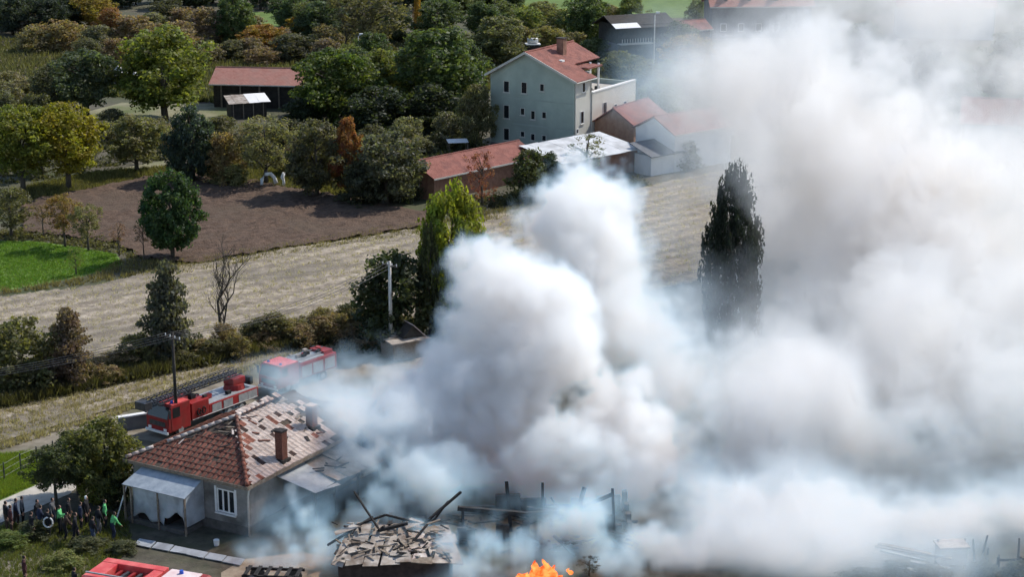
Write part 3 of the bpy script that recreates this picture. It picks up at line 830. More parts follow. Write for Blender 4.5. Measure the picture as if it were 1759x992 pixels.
def gable_house(name, label, cat, p0, ang, L_, W_, h, rise, wallm, roofm, over=.35, group=None, roof_axis='x', trim=True):
    """ridge along local x; p0 = nearest corner on the ground"""
    t = thing(name, p0, ang, label, cat, group)
    MB().box(0, L_, 0, .25, 0, h).build("wall", wallm, t); MB().box(0, L_, W_ - .25, W_, 0, h).build("wall", wallm, t)
    for x in (0, L_ - .25):
        MB().prism([(.25, 0), (W_ - .25, 0), (W_ - .25, h), (W_ / 2, h + rise - .1), (.25, h)], 'x', x, x + .25).build("gable_wall", wallm, t)
    k = rise / (W_ / 2) * over
    r1 = MB().slab([(-over, -over, h - k + .08), (L_ + over, -over, h - k + .08), (L_ + over, W_ / 2, h + rise + .08), (-over, W_ / 2, h + rise + .08)], .12).build("roof", roofm, t)
    MB().slab([(-over, W_ + over, h - k + .08), (-over, W_ / 2 + .006, h + rise + .08), (L_ + over, W_ / 2 + .006, h + rise + .08), (L_ + over, W_ + over, h - k + .08)], .12).build("roof", roofm, t)
    MB().tube([(-over, W_ / 2, h + rise + .09), (L_ + over, W_ / 2, h + rise + .09)], .09, 6).build("ridge", roofm, r1)
    if trim:
        MB().bar((-over, -over - .03, h - k), (L_ + over, -over - .03, h - k), .05, .16).build("fascia", M_trim, r1)
    return t
# long red-roofed shed below it
p = G(746, 346)
s1 = gable_house("brick_shed", "long brick shed with red tiled roof beside the ploughed field", "shed", (p.x, p.y, 0), R(47), 15.5, 5.6, 2.5, 1.25, M_rbrick, M_tfar)
MB().box(-1.6, 4.4, 5.3, 6.5, 2.5, 2.62).build("porch_roof", M_white, s1)
MB().box(-1.5, -1.35, 6.2, 6.4, 0, 2.5).build("post", M_wood, s1); MB().box(4.1, 4.25, 6.2, 6.4, 0, 2.5).build("post", M_wood, s1)
opening(s1, 0, 2.6, 1.1, .9, 1.0, '-x')
# white-roofed shed next to it, one slope of sheets
p = G(1000, 313)
s2 = thing("white_roofed_shed", (p.x, p.y, 0), R(43), "brick shed with bright white sheet roof below the green house", "shed")
MB().box(-2.5, 8.6, 0, 5.4, 0, 2.5).build("wall", M_rbrick, s2)
sheet_roof(s2, [(-3.4, -.6, 2.55), (9.0, -.6, 2.55), (9.0, 6.4, 3.5), (-3.4, 6.4, 3.5)], 9, mat("white_roof_sheet", (.50, .51, .52), (.64, .64, .64), 1.2, .6, .2, c3=(.40, .40, .40), s3=.5), .05, .05, "roof_sheet")
MB().box(8.6, 9.0, .5, 5.0, 0, 2.5).build("pier", M_grey, s2)
# small house with brick gable and white wall
p = G(1088, 264)
s3 = gable_house("brick_house", "small house with bare brick gable beside a white wall and dark roof edge", "house", (p.x, p.y, 0), R(58), 8.0, 5.2, 3.4, 1.7, mat("orange_brick", (.30, .16, .10), (.40, .24, .16), 2, .9, .3, 12), M_tfar)
p = G(1158, 296)
s4 = gable_house("whitewashed_house", "whitewashed house with red tiled roof at the edge of the smoke", "house", (p.x, p.y, 0), R(40), 9.0, 6.2, 4.3, 1.5, M_whitew, M_tfar)
opening(s4, 0, 3.0, 1.2, .9, 1.1, '-x'); opening(s4, 3.0, 0, 1.6, .9, 1.2, '-y')
p = G(1118, 303)
s5 = thing("slate_lean_to", (p.x, p.y, 0), R(40), "dark-roofed annex against the whitewashed house", "annex")
MB().box(0, 4.6, 0, 2.6, 0, 2.2).build("wall", M_whitew, s5)
MB().slab([(-.3, -.4, 2.2), (5.0, -.4, 2.2), (5.0, 3.2, 3.3), (-.3, 3.2, 3.3)], .1).build("roof", mat("slate", (.08, .085, .10), (.12, .125, .14), 2, .7), s5)
# barn with red roof among the trees
p = G(368, 184)
br = gable_house("open_barn", "open-fronted barn with long pinkish red roof among trees", "barn", (p.x, p.y, 0), R(-7), 13.6, 6.6, 3.3, 1.5, M_darkwood, tile_mat("pink_red_roof", (.33, .14, .105), (.43, .21, .165), 1.8, 'X', c3=(.36, .19, .15)), .5)
for k in range(5):
    MB().box(1 + 2.6 * k, 1.2 + 2.6 * k, -.3, -.1, 0, 3.1).build("post", M_wood, br)
p = G(398, 205)
s6 = thing("animal_shed", (p.x, p.y, 0), R(20), "dark wooden shed with a white sheet on its roof below the open barn", "shed")
MB().box(0, 4.6, 0, 3.0, 0, 2.0).build("wall", M_darkwood, s6)
sheet_roof(s6, [(-.3, -.3, 2.0), (2.4, -.3, 2.0), (2.4, 3.3, 2.6), (-.3, 3.3, 2.6)], 3, M_rust, .04)
sheet_roof(s6, [(2.3, -.35, 2.05), (5.0, -.35, 2.05), (5.0, 3.3, 2.65), (2.3, 3.3, 2.65)], 2, M_white, .03)
for k in range(4): MB().box(.2 + 1.3 * k, .32 + 1.3 * k, -.12, -.004, 0, 1.9).build("plank", M_wood, s6)
# two-storey dark barn at the top
p = G(1060, 112)
db = thing("timber_barn", (p.x, p.y, 0), R(24), "tall dark timber barn with grey block base and pale roof edge behind the green house", "barn")
MB().box(0, 9.5, 0, 7, 0, 3.2).build("base", M_grey, db)
MB().box(.2, 9.3, .2, 6.8, 3.2, 6.0).build("upper_wall", M_darkwood, db)
MB().slab([(-.6, -.7, 5.6), (10.2, -.7, 5.6), (10.2, 3.6, 7.2), (-.6, 3.6, 7.2)], .14).build("roof", M_darkwood, db)
MB().slab([(-.75, -.85, 5.72), (3.6, -.85, 5.72), (3.6, .6, 6.28), (-.75, .6, 6.28)], .05).build("pale_sheet", M_white, db)
MB().slab([(-.6, 7.7, 5.6), (-.6, 3.61, 7.2), (10.2, 3.61, 7.2), (10.2, 7.7, 5.6)], .14).build("roof", M_darkwood, db)
MB().box(0, 5.5, -1.4, -.01, 3.2, 3.32).build("balcony", M_trim, db)
for k in range(12): MB().box(.1 + .45 * k, .16 + .45 * k, -1.38, -1.32, 3.32, 4.1).build("baluster", M_trim, db)
MB().box(6.5, 8.2, -.02, -.005, .1, 2.5).build("door", M_darkwood, db)
p = G(1160, 80)
gable_house("red_roofed_outbuilding", "low outbuilding with dull red roof behind the dark timber barn", "outbuilding", (p.x, p.y, 0), R(30), 7, 4, 2.6, 1.2, M_darkwood, M_tfar)
# large red-roofed block half lost in smoke
p = G(1222, 66)
bk = gable_house("long_house", "long grey house with dormered pinkish roof at the top edge of the photograph", "house", (p.x, p.y, 0), R(4), 17, 8, 5.6, 2.6, M_grey, tile_mat("pink_red_roof", (.33, .14, .105), (.43, .21, .165), 1.8, 'X'), .5)
for x in (2.2, 6.2, 10.8): MB().box(x, x + .5, .8, 3.8, 6.0, 7.9).build("roof_divider", M_darkwood, bk)
for x in (2, 5, 8, 11, 14): opening(bk, x, 0, 1.2, 1.0, 1.3, '-y')
for i, (px, py, ang, L_, W_, h, lab) in enumerate([(1540, 66, -8, 16, 9, 5.5, "pale-roofed house veiled by smoke at the top right corner"), (1650, 268, -14, 11, 7, 4.0, "house with grey-pink roof veiled by smoke at the right edge")]):
    p = G(px, py)
    gable_house("smoke_veiled_house", lab, "house", (p.x, p.y, 0), R(ang), L_, W_, h, 2.2, M_whitew, tile_mat("pink_red_roof", (.33, .14, .105), (.43, .21, .165), 1.8, 'X'))
p = G(1715, 470)
s7 = thing("sheet_roofed_shed", (p.x, p.y, 0), R(-10), "low shed with pale corrugated sheets veiled by smoke at right", "shed")
MB().box(0, 7, 0, 5, 0, 2.2).build("wall", M_grey, s7)
sheet_roof(s7, [(-.4, -.4, 2.3), (7.4, -.4, 2.3), (7.4, 5.4, 3.0), (-.4, 5.4, 3.0)], 6, M_sheet, .03)
# small gabled hut by the road
p = G(676, 622)
hut = thing("roadside_hut", (p.x, p.y, 0), R(30), "small hut with flat pale roof and a little gable beside the utility pole", "hut")
hut.scale = (.8, .8, .75)
MB().box(0, 3.4, 0, 2.6, 0, 1.9).build("wall", M_wood, hut)
MB().slab([(-.3, -.4, 1.9), (3.7, -.4, 1.95), (3.7, 2.9, 2.1), (-.3, 2.9, 2.05)], .1).build("roof", M_rust, hut)
MB().prism([(1.2, 2.05), (3.4, 2.05), (2.3, 3.3)], 'y', .4, 1.9).build("gable", M_darkwood, hut)
MB().slab([(2.25, .2, 3.38), (3.6, .2, 1.98), (3.6, 2.1, 1.98), (2.25, 2.1, 3.38)], .06).build("roof_panel", mat("pale_pink_board", (.55, .46, .42), (.62, .54, .5), 2, .8), hut)
# white-capped garden wall next to the first engine
p = G(205, 742)
gw = thing("garden_wall", (p.x, p.y, 0), R(28), "low grey wall with a white cap next to the ladder truck", "wall")
MB().box(0, 3.2, 0, .25, 0, .9).build("wall", M_grey, gw)
MB().box(-.06, 3.26, -.06, .31, .9, .99).build("cap", M_white, gw)
# white plastic covers under the trees
for (px, py, kind, lab) in [(462, 322, 'arch', "white plastic arch standing under an olive-green tree"), (487, 322, 'bag', "narrow white plastic sack next to the white arch")]:
    p = G(px, py); t = thing("plastic_cover", (p.x, p.y, 0), R(10), lab, "cover", "white plastic under the trees")
    if kind == 'arch':
        MB().tube([(-.75, 0, 0), (-.72, 0, .9), (-.3, 0, 1.45), (.25, 0, 1.45), (.6, 0, 1.05), (.75, 0, .4)], [.16, .19, .2, .2, .18, .25], 8).build("film", M_white, t, True)
    else:
        MB().tube([(0, 0, 0), (.05, 0, .7), (-.1, 0, 1.1), (.1, 0, 1.6)], [.22, .12, .2, .16], 8).build("film", M_white, t, True)
for i, (px, py, c, lab) in enumerate([(206, 281, M_white, "white laundry bundle hanging under the yellow-green trees"), (228, 278, mat("peach_cloth", (.6, .36, .25), (.7, .45, .33), 3, .8), "peach cloth hanging next to white laundry under the trees"), (245, 282, M_trim, "cream cloth at the end of the laundry under the trees")]):
    p = G(px, py); t = thing("hanging_cloth", (p.x, p.y, 0), R(5 * i), lab, "cloth", "laundry under the trees")
    MB().bar((-.6, 0, 0), (-.6, 0, 1.5), .06).build("post", M_wood, t)
    vs = [( -.55 + .1 * a, .08 * math.sin(a * 2.1 + i), .5 + .9 * b) for a in range(12) for b in (0, .5, 1)]
    cl = MB().add(vs, [(a * 3 + b, a * 3 + 3 + b, a * 3 + 4 + b, a * 3 + 1 + b) for a in range(11) for b in range(2)]).build("cloth", c, t, True)
    cl.modifiers.new("thickness", 'SOLIDIFY').thickness = .02
p = G(205, 150)
cr = thing("parked_trailer", (p.x, p.y, 0), R(0), "small trailer with pinkish cover between trees near white tarpaulins", "trailer")
MB().box(-1.3, 1.3, -.8, .8, .6, 1.7).build("cover", mat("dusty_cover", (.30, .24, .22), (.38, .31, .28), 2, .8), cr, bevel=.08)
MB().box(-1.25, 1.25, -.75, .75, .4, .59).build("bed", M_rust, cr)
for x in (-.7, .7): MB().tube([(x, -.85, .3), (x, -.65, .3)], .3, 12).build("wheel", M_char, cr)
for px, py, lab in ((204, 132, "larger white tarpaulin heap behind the parked trailer"), (227, 132, "smaller white tarpaulin heap behind the parked trailer")):
    p = G(px, py); vs, fs = [], []
    n = 9
    for a in range(n):
        for b in range(n):
            x, y = a / (n - 1) * 2 - 1, b / (n - 1) * 2 - 1
            vs.append((x * .8, y * .7, max(0, 1 - (x * x + y * y) * .8) * 1.5 + .15 * math.sin(a * 2.1 + b * 1.7)))
    for a in range(n - 1):
        for b in range(n - 1): fs.append((a * n + b, (a + 1) * n + b, (a + 1) * n + b + 1, a * n + b + 1))
    t = MB().add(vs, fs).build("tarpaulin_heap", M_white, None, True); t.location = (p.x, p.y, .6); t.modifiers.new("thickness", 'SOLIDIFY').thickness = .03
    t.location.z = .1
    tag(t, lab, "tarpaulin", "white tarpaulins by the trailer")
p = G(786, 262); t = thing("low_table_shelter", (p.x, p.y, 0), R(12), "small white-topped shelter left of the green house", "shelter")
MB().slab([(-1.2, -.7, 1.3), (1.2, -.7, 1.3), (1.2, .7, 1.5), (-1.2, .7, 1.5)], .06).build("roof", M_white, t)
for x in (-1.1, 1.1):
    for y in (-.6, .6): MB().box(x - .04, x + .04, y - .04, y + .04, 0, 1.3).build("post", M_wood, t)
p = G(915, 105); t = thing("water_tank_stand", (p.x, p.y, 0), R(8), "white water tank on a dark stand behind the green house", "tank")
MB().box(-1, 1, -.8, .8, 0, 2.6).build("stand", M_darkwood, t); MB().box(-1.15, 1.15, -.9, .9, 2.6, 2.75).build("platform", M_white, t)
MB().tube([(-.8, 0, 3.2), (.8, 0, 3.2)], .42, 12).build("tank", M_white, t, True)
# lamp posts
def lamp(px, py, top, lab, head=True, r=.11):
    p = G(px, py); h = (py - top) / scale_at(p) / CP
    t = thing("lamp_post", (p.x, p.y, 0), 0, lab, "lamp post")
    MB().tube([(0, 0, 0), (0, 0, h * .97)], [r, r * .7], 8).build("pole", M_pipe, t, True)
    MB().tube([(0, 0, h * .97), (.25, -.1, h), (.45, -.15, h - .02)], [.06, .05, .05], 6).build("arm", M_pipe, t, True)
    MB().box(.15, .75, -.32, .05, h - .06, h + .22).build("lamp_head", M_white, t, bevel=.05)
lamp(617, 128, 62, "pale lamp post among the trees above the dark broadleaf tree")
lamp(828, 170, 112, "lamp post with white head at the corner of the green house")
lamp(1123, 118, 26, "tall lamp post in front of the dark timber barn")
# utility poles and cables
def upole(px, py, top, lab, r, m_, arm=True):
    p = G(px, py); h = (py - top) / scale_at(p) / CP
    t = thing("utility_pole", (p.x, p.y, 0), R(-40), lab, "pole")
    MB().tube([(0, 0, -.1), (0, 0, h)], [r, r * .65], 10).build("shaft", m_, t, True)
    if arm:
        MB().bar((-.8, 0, h - .35), (.8, 0, h - .35), .09, .1).build("crossarm", M_darkwood, t)
        for k in range(4):
            x = -.7 + k * .466
            MB().tube([(x, 0, h - .3), (x, 0, h - .2), (x, 0, h - .1)], [.03, .05, .025], 6).build("insulator", M_white, t)
    return Vector((p.x, p.y, h)), t
pa, _ = upole(305, 750, 572, "dark wooden utility pole rising behind the ladder truck", .13, M_darkwood)
pb, _ = upole(672, 606, 450, "pale concrete utility pole beside the dark spreading tree", .17, M_pipe)
pz = AT(-260, 668, 108)
def cable(a, b, sag, lab, r=.016):
    pts = [a.lerp(b, k / 24) - Vector((0, 0, sag * 4 * (k / 24) * (1 - k / 24))) for k in range(25)]
    o = MB().tube(pts, r, 5).build("power_cable", mat("cable", (.05, .05, .055), (.08, .08, .085), 2, .5), None, True)
    tag(o, lab, "cable", "overhead cables")
ax_ = Vector((math.cos(R(-40)), math.sin(R(-40)), 0))
for k in range(4):
    d = ax_ * (.7 - k * .466) + Vector((0, 0, -.1)) if True else ax_ * (-.7 + k * .466) + Vector((0, 0, -.1))
    cable(pz + d, pa + d, .5, ("first", "second", "third", "fourth")[k] + " overhead cable running left from the dark wooden pole, counted from the camera side")
    cable(pa + d, pb + d, .9, ("first", "second", "third", "fourth")[k] + " overhead cable between dark and pale pole, counted from the camera side")
# white water pipe on its slope behind the trees
a = G(600, 222); b = AT(666, 146, a.y * CP + HC * SP + 3)
o = MB().tube([a, a.lerp(b, .5) + Vector((0, 0, -.25)), b], .13, 8).build("slanting_pipe", M_pipe, None, True)
tag(o, "long pale pipe slanting up through the dark trees", "pipe")
# ------------------------------------------------------------------ trees and shrubs
DK, DG, OL, YG, GO, OR, GY, BG = (.022, .036, .018), (.036, .062, .020), (.085, .085, .034), (.135, .145, .020), (.30, .215, .045), (.19, .095, .035), (.075, .080, .052), (.045, .075, .050)
T = plant
T("broadleaf_tree", "dense dark green egg-shaped tree between the ploughed field and the stubble", 297, 446, 292, 98, 'ovoid', (.020, .042, .016), .14)
T("conifer_tree", "ragged grey-green conifer at the near edge of the stubble field", 292, 622, 448, 105, 'conifer', (.050, .056, .040), .06)
T("broadleaf_tree", "dark spreading tree directly behind the pale utility pole", 682, 590, 438, 150, 'shrub', (.024, .034, .016), .1)
T("poplar_tree", "bright yellow-green poplar rising beside the white smoke column", 778, 575, 316, 118, 'ovoid', (.115, .150, .022), .05)
T("poplar_tree", "slim dark poplar hugging the left flank of the bright poplar", 738, 590, 395, 48, 'column', (.035, .045, .022), .05, 1)
T("cypress_tree", "tall dark cypress standing alone in the drifting smoke", 1252, 618, 298, 92, 'cypress', (.009, .014, .010), .03, 2)
T("shrub", "big rounded olive shrub at the left edge beside a reddish tree", 40, 668, 548, 130, 'shrub', (.060, .066, .028), v=1)
T("broadleaf_tree", "reddish-brown pointed tree among shrubs near the left edge", 122, 668, 528, 88, 'conifer', (.075, .062, .042), .08, 1)
# fruit trees round the lawn
for a in [("fruit_tree", "orange-tinged fruit tree at the far edge of the bright lawn", 112, 425, 336, 56, 'loose', (.11, .085, .03), .35, 0),
          ("fruit_tree", "grey-green fruit tree right of the orange-tinged one", 152, 432, 352, 52, 'loose', (.085, .09, .045), .35, 1),
          ("fruit_tree", "olive fruit tree at the left edge above the bright lawn", 20, 408, 326, 78, 'loose', (.06, .065, .03), .25, 2),
          ("fruit_tree", "low sapling with thin crown standing on the bright lawn", 131, 474, 424, 34, 'sparse', (.07, .10, .03), .2, 0),
          ("fruit_tree", "small purplish sapling between the fruit trees and the dark egg-shaped tree", 205, 440, 384, 34, 'sparse', (.10, .07, .055), .45, 1),
          ("fruit_tree", "thin brown sapling just left of the dark egg-shaped tree", 248, 450, 382, 36, 'sparse', (.09, .07, .05), .45, 2),
          ("fruit_tree", "thin sapling at the far side of the lawn under the yellow-green trees", 75, 408, 352, 36, 'sparse', (.10, .08, .05), .4, 0)]:
    T(*a[:6], a[6], a[7], a[8], a[9])
# row along the far side of the ploughed field
for a in [("broadleaf_tree", "broad green tree at the left edge, top yellowing", 40, 330, 188, 125, 'round', (.075, .092, .018), .24, 0),
          ("broadleaf_tree", "yellow-green tree with several trunks, second from the left edge", 118, 326, 184, 120, 'round', (.125, .130, .016), .24, 1),
          ("broadleaf_tree", "dark tree behind the yellow-green pair at the left edge", 72, 300, 168, 80, 'round', (.040, .045, .022), .2, 2),
          ("broadleaf_tree", "rounded olive tree over the hanging laundry", 236, 296, 202, 105, 'round', (.080, .086, .040), .2, 1),
          ("conifer_tree", "blue-green spruce between the olive tree and the pale shrub", 332, 312, 186, 92, 'ovoid', (.026, .040, .030), .05, 1),
          ("broadleaf_tree", "olive-grey tree above the white plastic arch", 458, 318, 204, 108, 'loose', (.085, .090, .046), .28, 1),
          ("shrub", "pale straw-coloured shrub right of the blue-green spruce", 388, 316, 232, 70, 'shrub', (.15, .13, .06), 0, 2),
          ("shrub", "low pale shrub at the far corner of the ploughed field", 398, 320, 284, 60, 'shrub', (.12, .13, .06), 0, 0),
          ("broadleaf_tree", "dark olive tree left of the orange-brown one", 545, 338, 214, 105, 'round', (.052, .056, .030), .12, 2),
          ("broadleaf_tree", "orange-brown tree at the end of the field row", 600, 340, 206, 56, 'ovoid', (.135, .075, .028), .12, 2),
          ("broadleaf_tree", "large grey-green tree shading the ploughed field", 665, 352, 232, 120, 'round', (.050, .058, .038), .1, 0),
          ("broadleaf_tree", "dark low tree filling the gap left of the brick shed", 692, 345, 270, 60, 'shrub', (.036, .044, .026), .1, 1),
          ("shrub", "dark shrub in the shade under the grey-green tree", 620, 352, 280, 80, 'shrub', (.028, .034, .02), 0, 1)]:
    T(*a[:6], a[6], a[7], a[8], a[9])
# middle distance
for a in [("broadleaf_tree", "large green tree with yellowing crown left of the open barn", 284, 206, 56, 165, 'round', (.068, .088, .020), .16, 2),
          ("broadleaf_tree", "dark bluish tree left of the large yellowing tree", 150, 206, 92, 120, 'round', (.040, .056, .030), .2, 0),
          ("broadleaf_tree", "small dark tree at the left end of the clearing", 90, 200, 118, 70, 'round', (.045, .052, .030), .2, 1),
          ("broadleaf_tree", "deep green round tree right of the open barn", 572, 216, 92, 140, 'round', (.040, .062, .016), .1, 0),
          ("broadleaf_tree", "dark green tree half hidden behind the deep green round tree", 650, 200, 92, 90, 'round', (.060, .076, .022), .12, 1),
          ("broadleaf_tree", "great dark green tree left of the green house", 752, 205, 58, 150, 'round', (.036, .056, .020), .1, 2),
          ("shrub", "black-green thicket shrub below the deep green round tree", 520, 222, 172, 80, 'shrub', (.022, .032, .016), 0, 0),
          ("shrub", "black-green thicket shrub behind the slanting pipe", 650, 232, 150, 130, 'shrub', (.018, .027, .014), 0, 1),
          ("shrub", "dark shrub below the great dark green tree", 745, 225, 150, 110, 'shrub', (.022, .031, .016), 0, 2),
          ("broadleaf_tree", "olive tree touching the left wall of the green house", 818, 256, 150, 62, 'round', (.070, .075, .038), .12, 1),
          ("shrub", "pale weedy shrub on the green yard left of the green house", 700, 258, 202, 70, 'shrub', (.10, .11, .06), 0, 1),
          ("shrub", "grey-green shrub beside the small white-topped shelter", 770, 252, 196, 60, 'shrub', (.075, .082, .05), 0, 0),
          ("shrub", "dark green bush in front of the brick shed", 908, 345, 262, 72, 'shrub', (.030, .040, .018), 0, 2),
          ("broadleaf_tree", "slim dark bush between the red roof and the white roof", 945, 318, 262, 44, 'ovoid', (.03, .042, .02), .05, 0),
          ("broadleaf_tree", "thin-leaved tree in front of the white-roofed shed", 1008, 312, 234, 76, 'sparse', (.06, .068, .034), .25, 1),
          ("shrub", "reddish leafless bush against the brick shed wall", 828, 352, 262, 56, 'sparse', (.11, .05, .035), 0, 2),
          ("shrub", "bluish round bush right of the terrace of the green house", 1135, 196, 138, 72, 'shrub', (.095, .13, .075), 0, 0),
          ("shrub", "olive bush between the timber barn and the bluish round bush", 1105, 160, 108, 80, 'shrub', (.075, .078, .042), 0, 1),
          ("broadleaf_tree", "yellow-leaved tree at the edge of the smoke right of the timber barn", 1182, 128, 62, 78, 'round', (.22, .175, .045), .15, 0),
          ("broadleaf_tree", "dark tree just right of the timber barn's gable", 1165, 108, 40, 60, 'round', (.035, .05, .022), .15, 1),
          ("shrub", "dark bush at the smoke's edge beside the whitewashed house", 1175, 290, 242, 60, 'shrub', (.025, .035, .022), 0, 2),
          ("shrub", "grey-green bush at the smoke's edge below the yellow-leaved tree", 1185, 178, 118, 80, 'shrub', (.06, .066, .04), 0, 0)]:
    T(*a[:6], a[6], a[7], a[8], a[9])
# top of the picture, told apart by colour
for a in [("poplar_tree", "narrow golden poplar rising above the woodland", 718, 70, -12, 17, 'column', (.36, .26, .05), .1, 0),
          ("broadleaf_tree", "golden yellow tree left of a small meadow", 452, 92, 44, 78, 'round', (.27, .19, .05), .1, 0),
          ("shrub", "bright yellow bush right of the golden yellow tree", 522, 70, 26, 56, 'shrub', (.30, .23, .05), 0, 1),
          ("broadleaf_tree", "yellow-green tree with orange crown at the top left", 158, 52, -10, 75, 'round', (.17, .15, .035), .1, 1),
          ("shrub", "orange-tinted bush below the yellow-green tree at the top left", 192, 62, 16, 52, 'shrub', (.24, .15, .06), 0, 0),
          ("shrub", "olive scrub bush left of the long dry field", 62, 90, 48, 70, 'shrub', (.11, .105, .055), 0, 2),
          ("shrub", "tan-olive scrub bush, second of the scrub row at top left", 108, 88, 36, 80, 'shrub', (.14, .12, .06), 0, 1),
          ("shrub", "grey-green scrub bush at the right of the scrub row at top left", 170, 92, 46, 70, 'shrub', (.07, .075, .045), 0, 0),
          ("shrub", "brownish scrub bush behind the large yellowing tree", 235, 88, 30, 90, 'shrub', (.12, .10, .055), 0, 2),
          ("shrub", "tan scrub bush between the yellowing tree and the grey scrub", 305, 96, 38, 90, 'shrub', (.13, .11, .065), 0, 1),
          ("broadleaf_tree", "leafy green tree above the grey scrub behind the barn", 405, 78, -8, 75, 'ovoid', (.045, .07, .028), .1, 1),
          ("shrub", "brown-grey thorn scrub left of the leafy green tree", 355, 78, 16, 80, 'shrub', (.10, .085, .055), 0, 0),
          ("shrub", "dull brown hedge bush behind the barn roof", 430, 102, 68, 70, 'shrub', (.085, .075, .045), 0, 2),
          ("shrub", "dark hedge bush behind the right end of the barn roof", 500, 106, 60, 80, 'shrub', (.05, .055, .034), 0, 0),
          ("broadleaf_tree", "tall dark oak with bare limbs left of the golden poplar", 635, 96, -20, 120, 'loose', (.065, .068, .035), .2, 1),
          ("broadleaf_tree", "dark green tree right of the golden poplar", 752, 78, 2, 80, 'round', (.042, .062, .028), .1, 0),
          ("broadleaf_tree", "broad olive tree behind the roof of the green house", 858, 112, 34, 100, 'round', (.065, .075, .036), .1, 2),
          ("broadleaf_tree", "rounded light olive tree above the ridge of the green house", 942, 98, 48, 64, 'round', (.11, .11, .04), .1, 1),
          ("broadleaf_tree", "dark green tree at the left of the far meadow", 830, 66, 6, 66, 'round', (.035, .055, .024), .1, 1),
          ("broadleaf_tree", "leafy tree on the edge of the far meadow above the green house", 1010, 84, -2, 86, 'round', (.042, .064, .026), .1, 0),
          ("shrub", "light green bush beside the far meadow", 905, 54, 12, 60, 'shrub', (.085, .11, .035), 0, 1),
          ("broadleaf_tree", "green tree between the far meadow and the tall lamp post", 1082, 52, -2, 50, 'round', (.065, .085, .03), .1, 2),
          ("shrub", "green bush at the right end of the far meadow", 1196, 36, 2, 40, 'shrub', (.06, .08, .03), 0, 2),
          ("shrub", "yellow-olive bush in front of the light bush beside the far meadow", 960, 62, 18, 56, 'shrub', (.10, .115, .04), 0, 0)]:
    T(*a[:6], a[6], a[7], a[8], a[9])
# dark woodland rows that nothing tells apart
rw_ = random.Random(9)
ORD = "leftmost,second from left,third from left,fourth from left,fifth from left,sixth from left,seventh from left,eighth from left,ninth from left,tenth from left,eleventh from left,twelfth from left".split(",")
def which(lab, xs, i):
    """the label of the i-th of a row, told by its place when the row is short enough to count"""
    if len(xs) > 12: return lab
    k = sorted(xs).index(xs[i])
    return lab + ", " + ("rightmost" if k == len(xs) - 1 else ORD[k])
def row(lab, grp, x0, x1, y0, y1, n, hmin, hmax, wmin, wmax, cols, kinds=('round', 'ovoid', 'round')):
    xs = [x0 + (x1 - x0) * (i + rw_.uniform(.1, .9)) / n for i in range(n)]
    for i in range(n):
        x = xs[i]; y = rw_.uniform(y0, y1)
        c = rw_.choice(cols); k = rw_.uniform(.8, 1.2)
        T("woodland_tree", which(lab, xs, i), x, y, y - rw_.uniform(hmin, hmax), rw_.uniform(wmin, wmax), rw_.choice(kinds), tuple(v * k for v in c), .08, rw_.randrange(3), group=grp)
D1 = [(.020, .030, .020), (.026, .036, .026), (.030, .042, .022)]
D2 = [(.036, .056, .026), (.055, .07, .03), (.06, .062, .036), (.03, .046, .024)]
row("dark tree in the black-green wood at top left", "dark wood at the top left", -20, 130, 38, 66, 8, 50, 75, 50, 75, D1, ('round', 'ovoid', 'conifer'))
row("dark tree in the far wood along the top edge left of the golden poplar", "far wood at the top centre", 205, 700, 4, 22, 22, 45, 70, 42, 66, D1 + D2[:1])
row("green tree in the wood left of the golden poplar", "wood left of the far meadow", 480, 690, 40, 78, 9, 45, 75, 55, 80, D2)
row("green tree in the wood right of the golden poplar", "wood right of the golden poplar", 730, 900, 2, 32, 9, 40, 62, 44, 64, D2)
row("far hedge tree along the top edge behind the far meadow", "hedge behind the far meadow", 880, 1240, -36, -20, 14, 14, 26, 34, 50, D2)
row("dark tree behind the smoke at upper right", "trees behind the smoke", 1400, 1780, 95, 250, 12, 45, 75, 50, 80, D2)
# overgrown strip along the near edge of the stubble
for i in range(30):
    f = (i + rw_.uniform(0, .9)) / 30
    x = -10 + 690 * f; y = 690 - 12 - 108 * f + rw_.uniform(-16, 8)
    if 640 < x: y += 6
    T("shrub", "straggly olive shrub in the overgrown strip along the stubble field", x, y, y - rw_.uniform(26, 52), rw_.uniform(44, 80), 'shrub', rw_.choice([(.095, .088, .04), (.13, .11, .055), (.06, .062, .03), (.085, .09, .035), (.04, .045, .022)]), v=rw_.randrange(3), cat='shrub', group="shrubs along the stubble field")
for i in range(9):
    x = 440 + 28 * i + rw_.uniform(-8, 8); y = 596 - .13 * (x - 440) + rw_.uniform(-4, 6)
    T("shrub", which("yellowish dry shrub in the hedge left of the pale pole", list(range(9)), i), x, y, y - rw_.uniform(34, 56), rw_.uniform(48, 76), 'shrub', rw_.choice([(.13, .11, .045), (.10, .095, .04), (.07, .07, .03)]), v=rw_.randrange(3), cat='shrub', group="dry hedge by the pale pole")
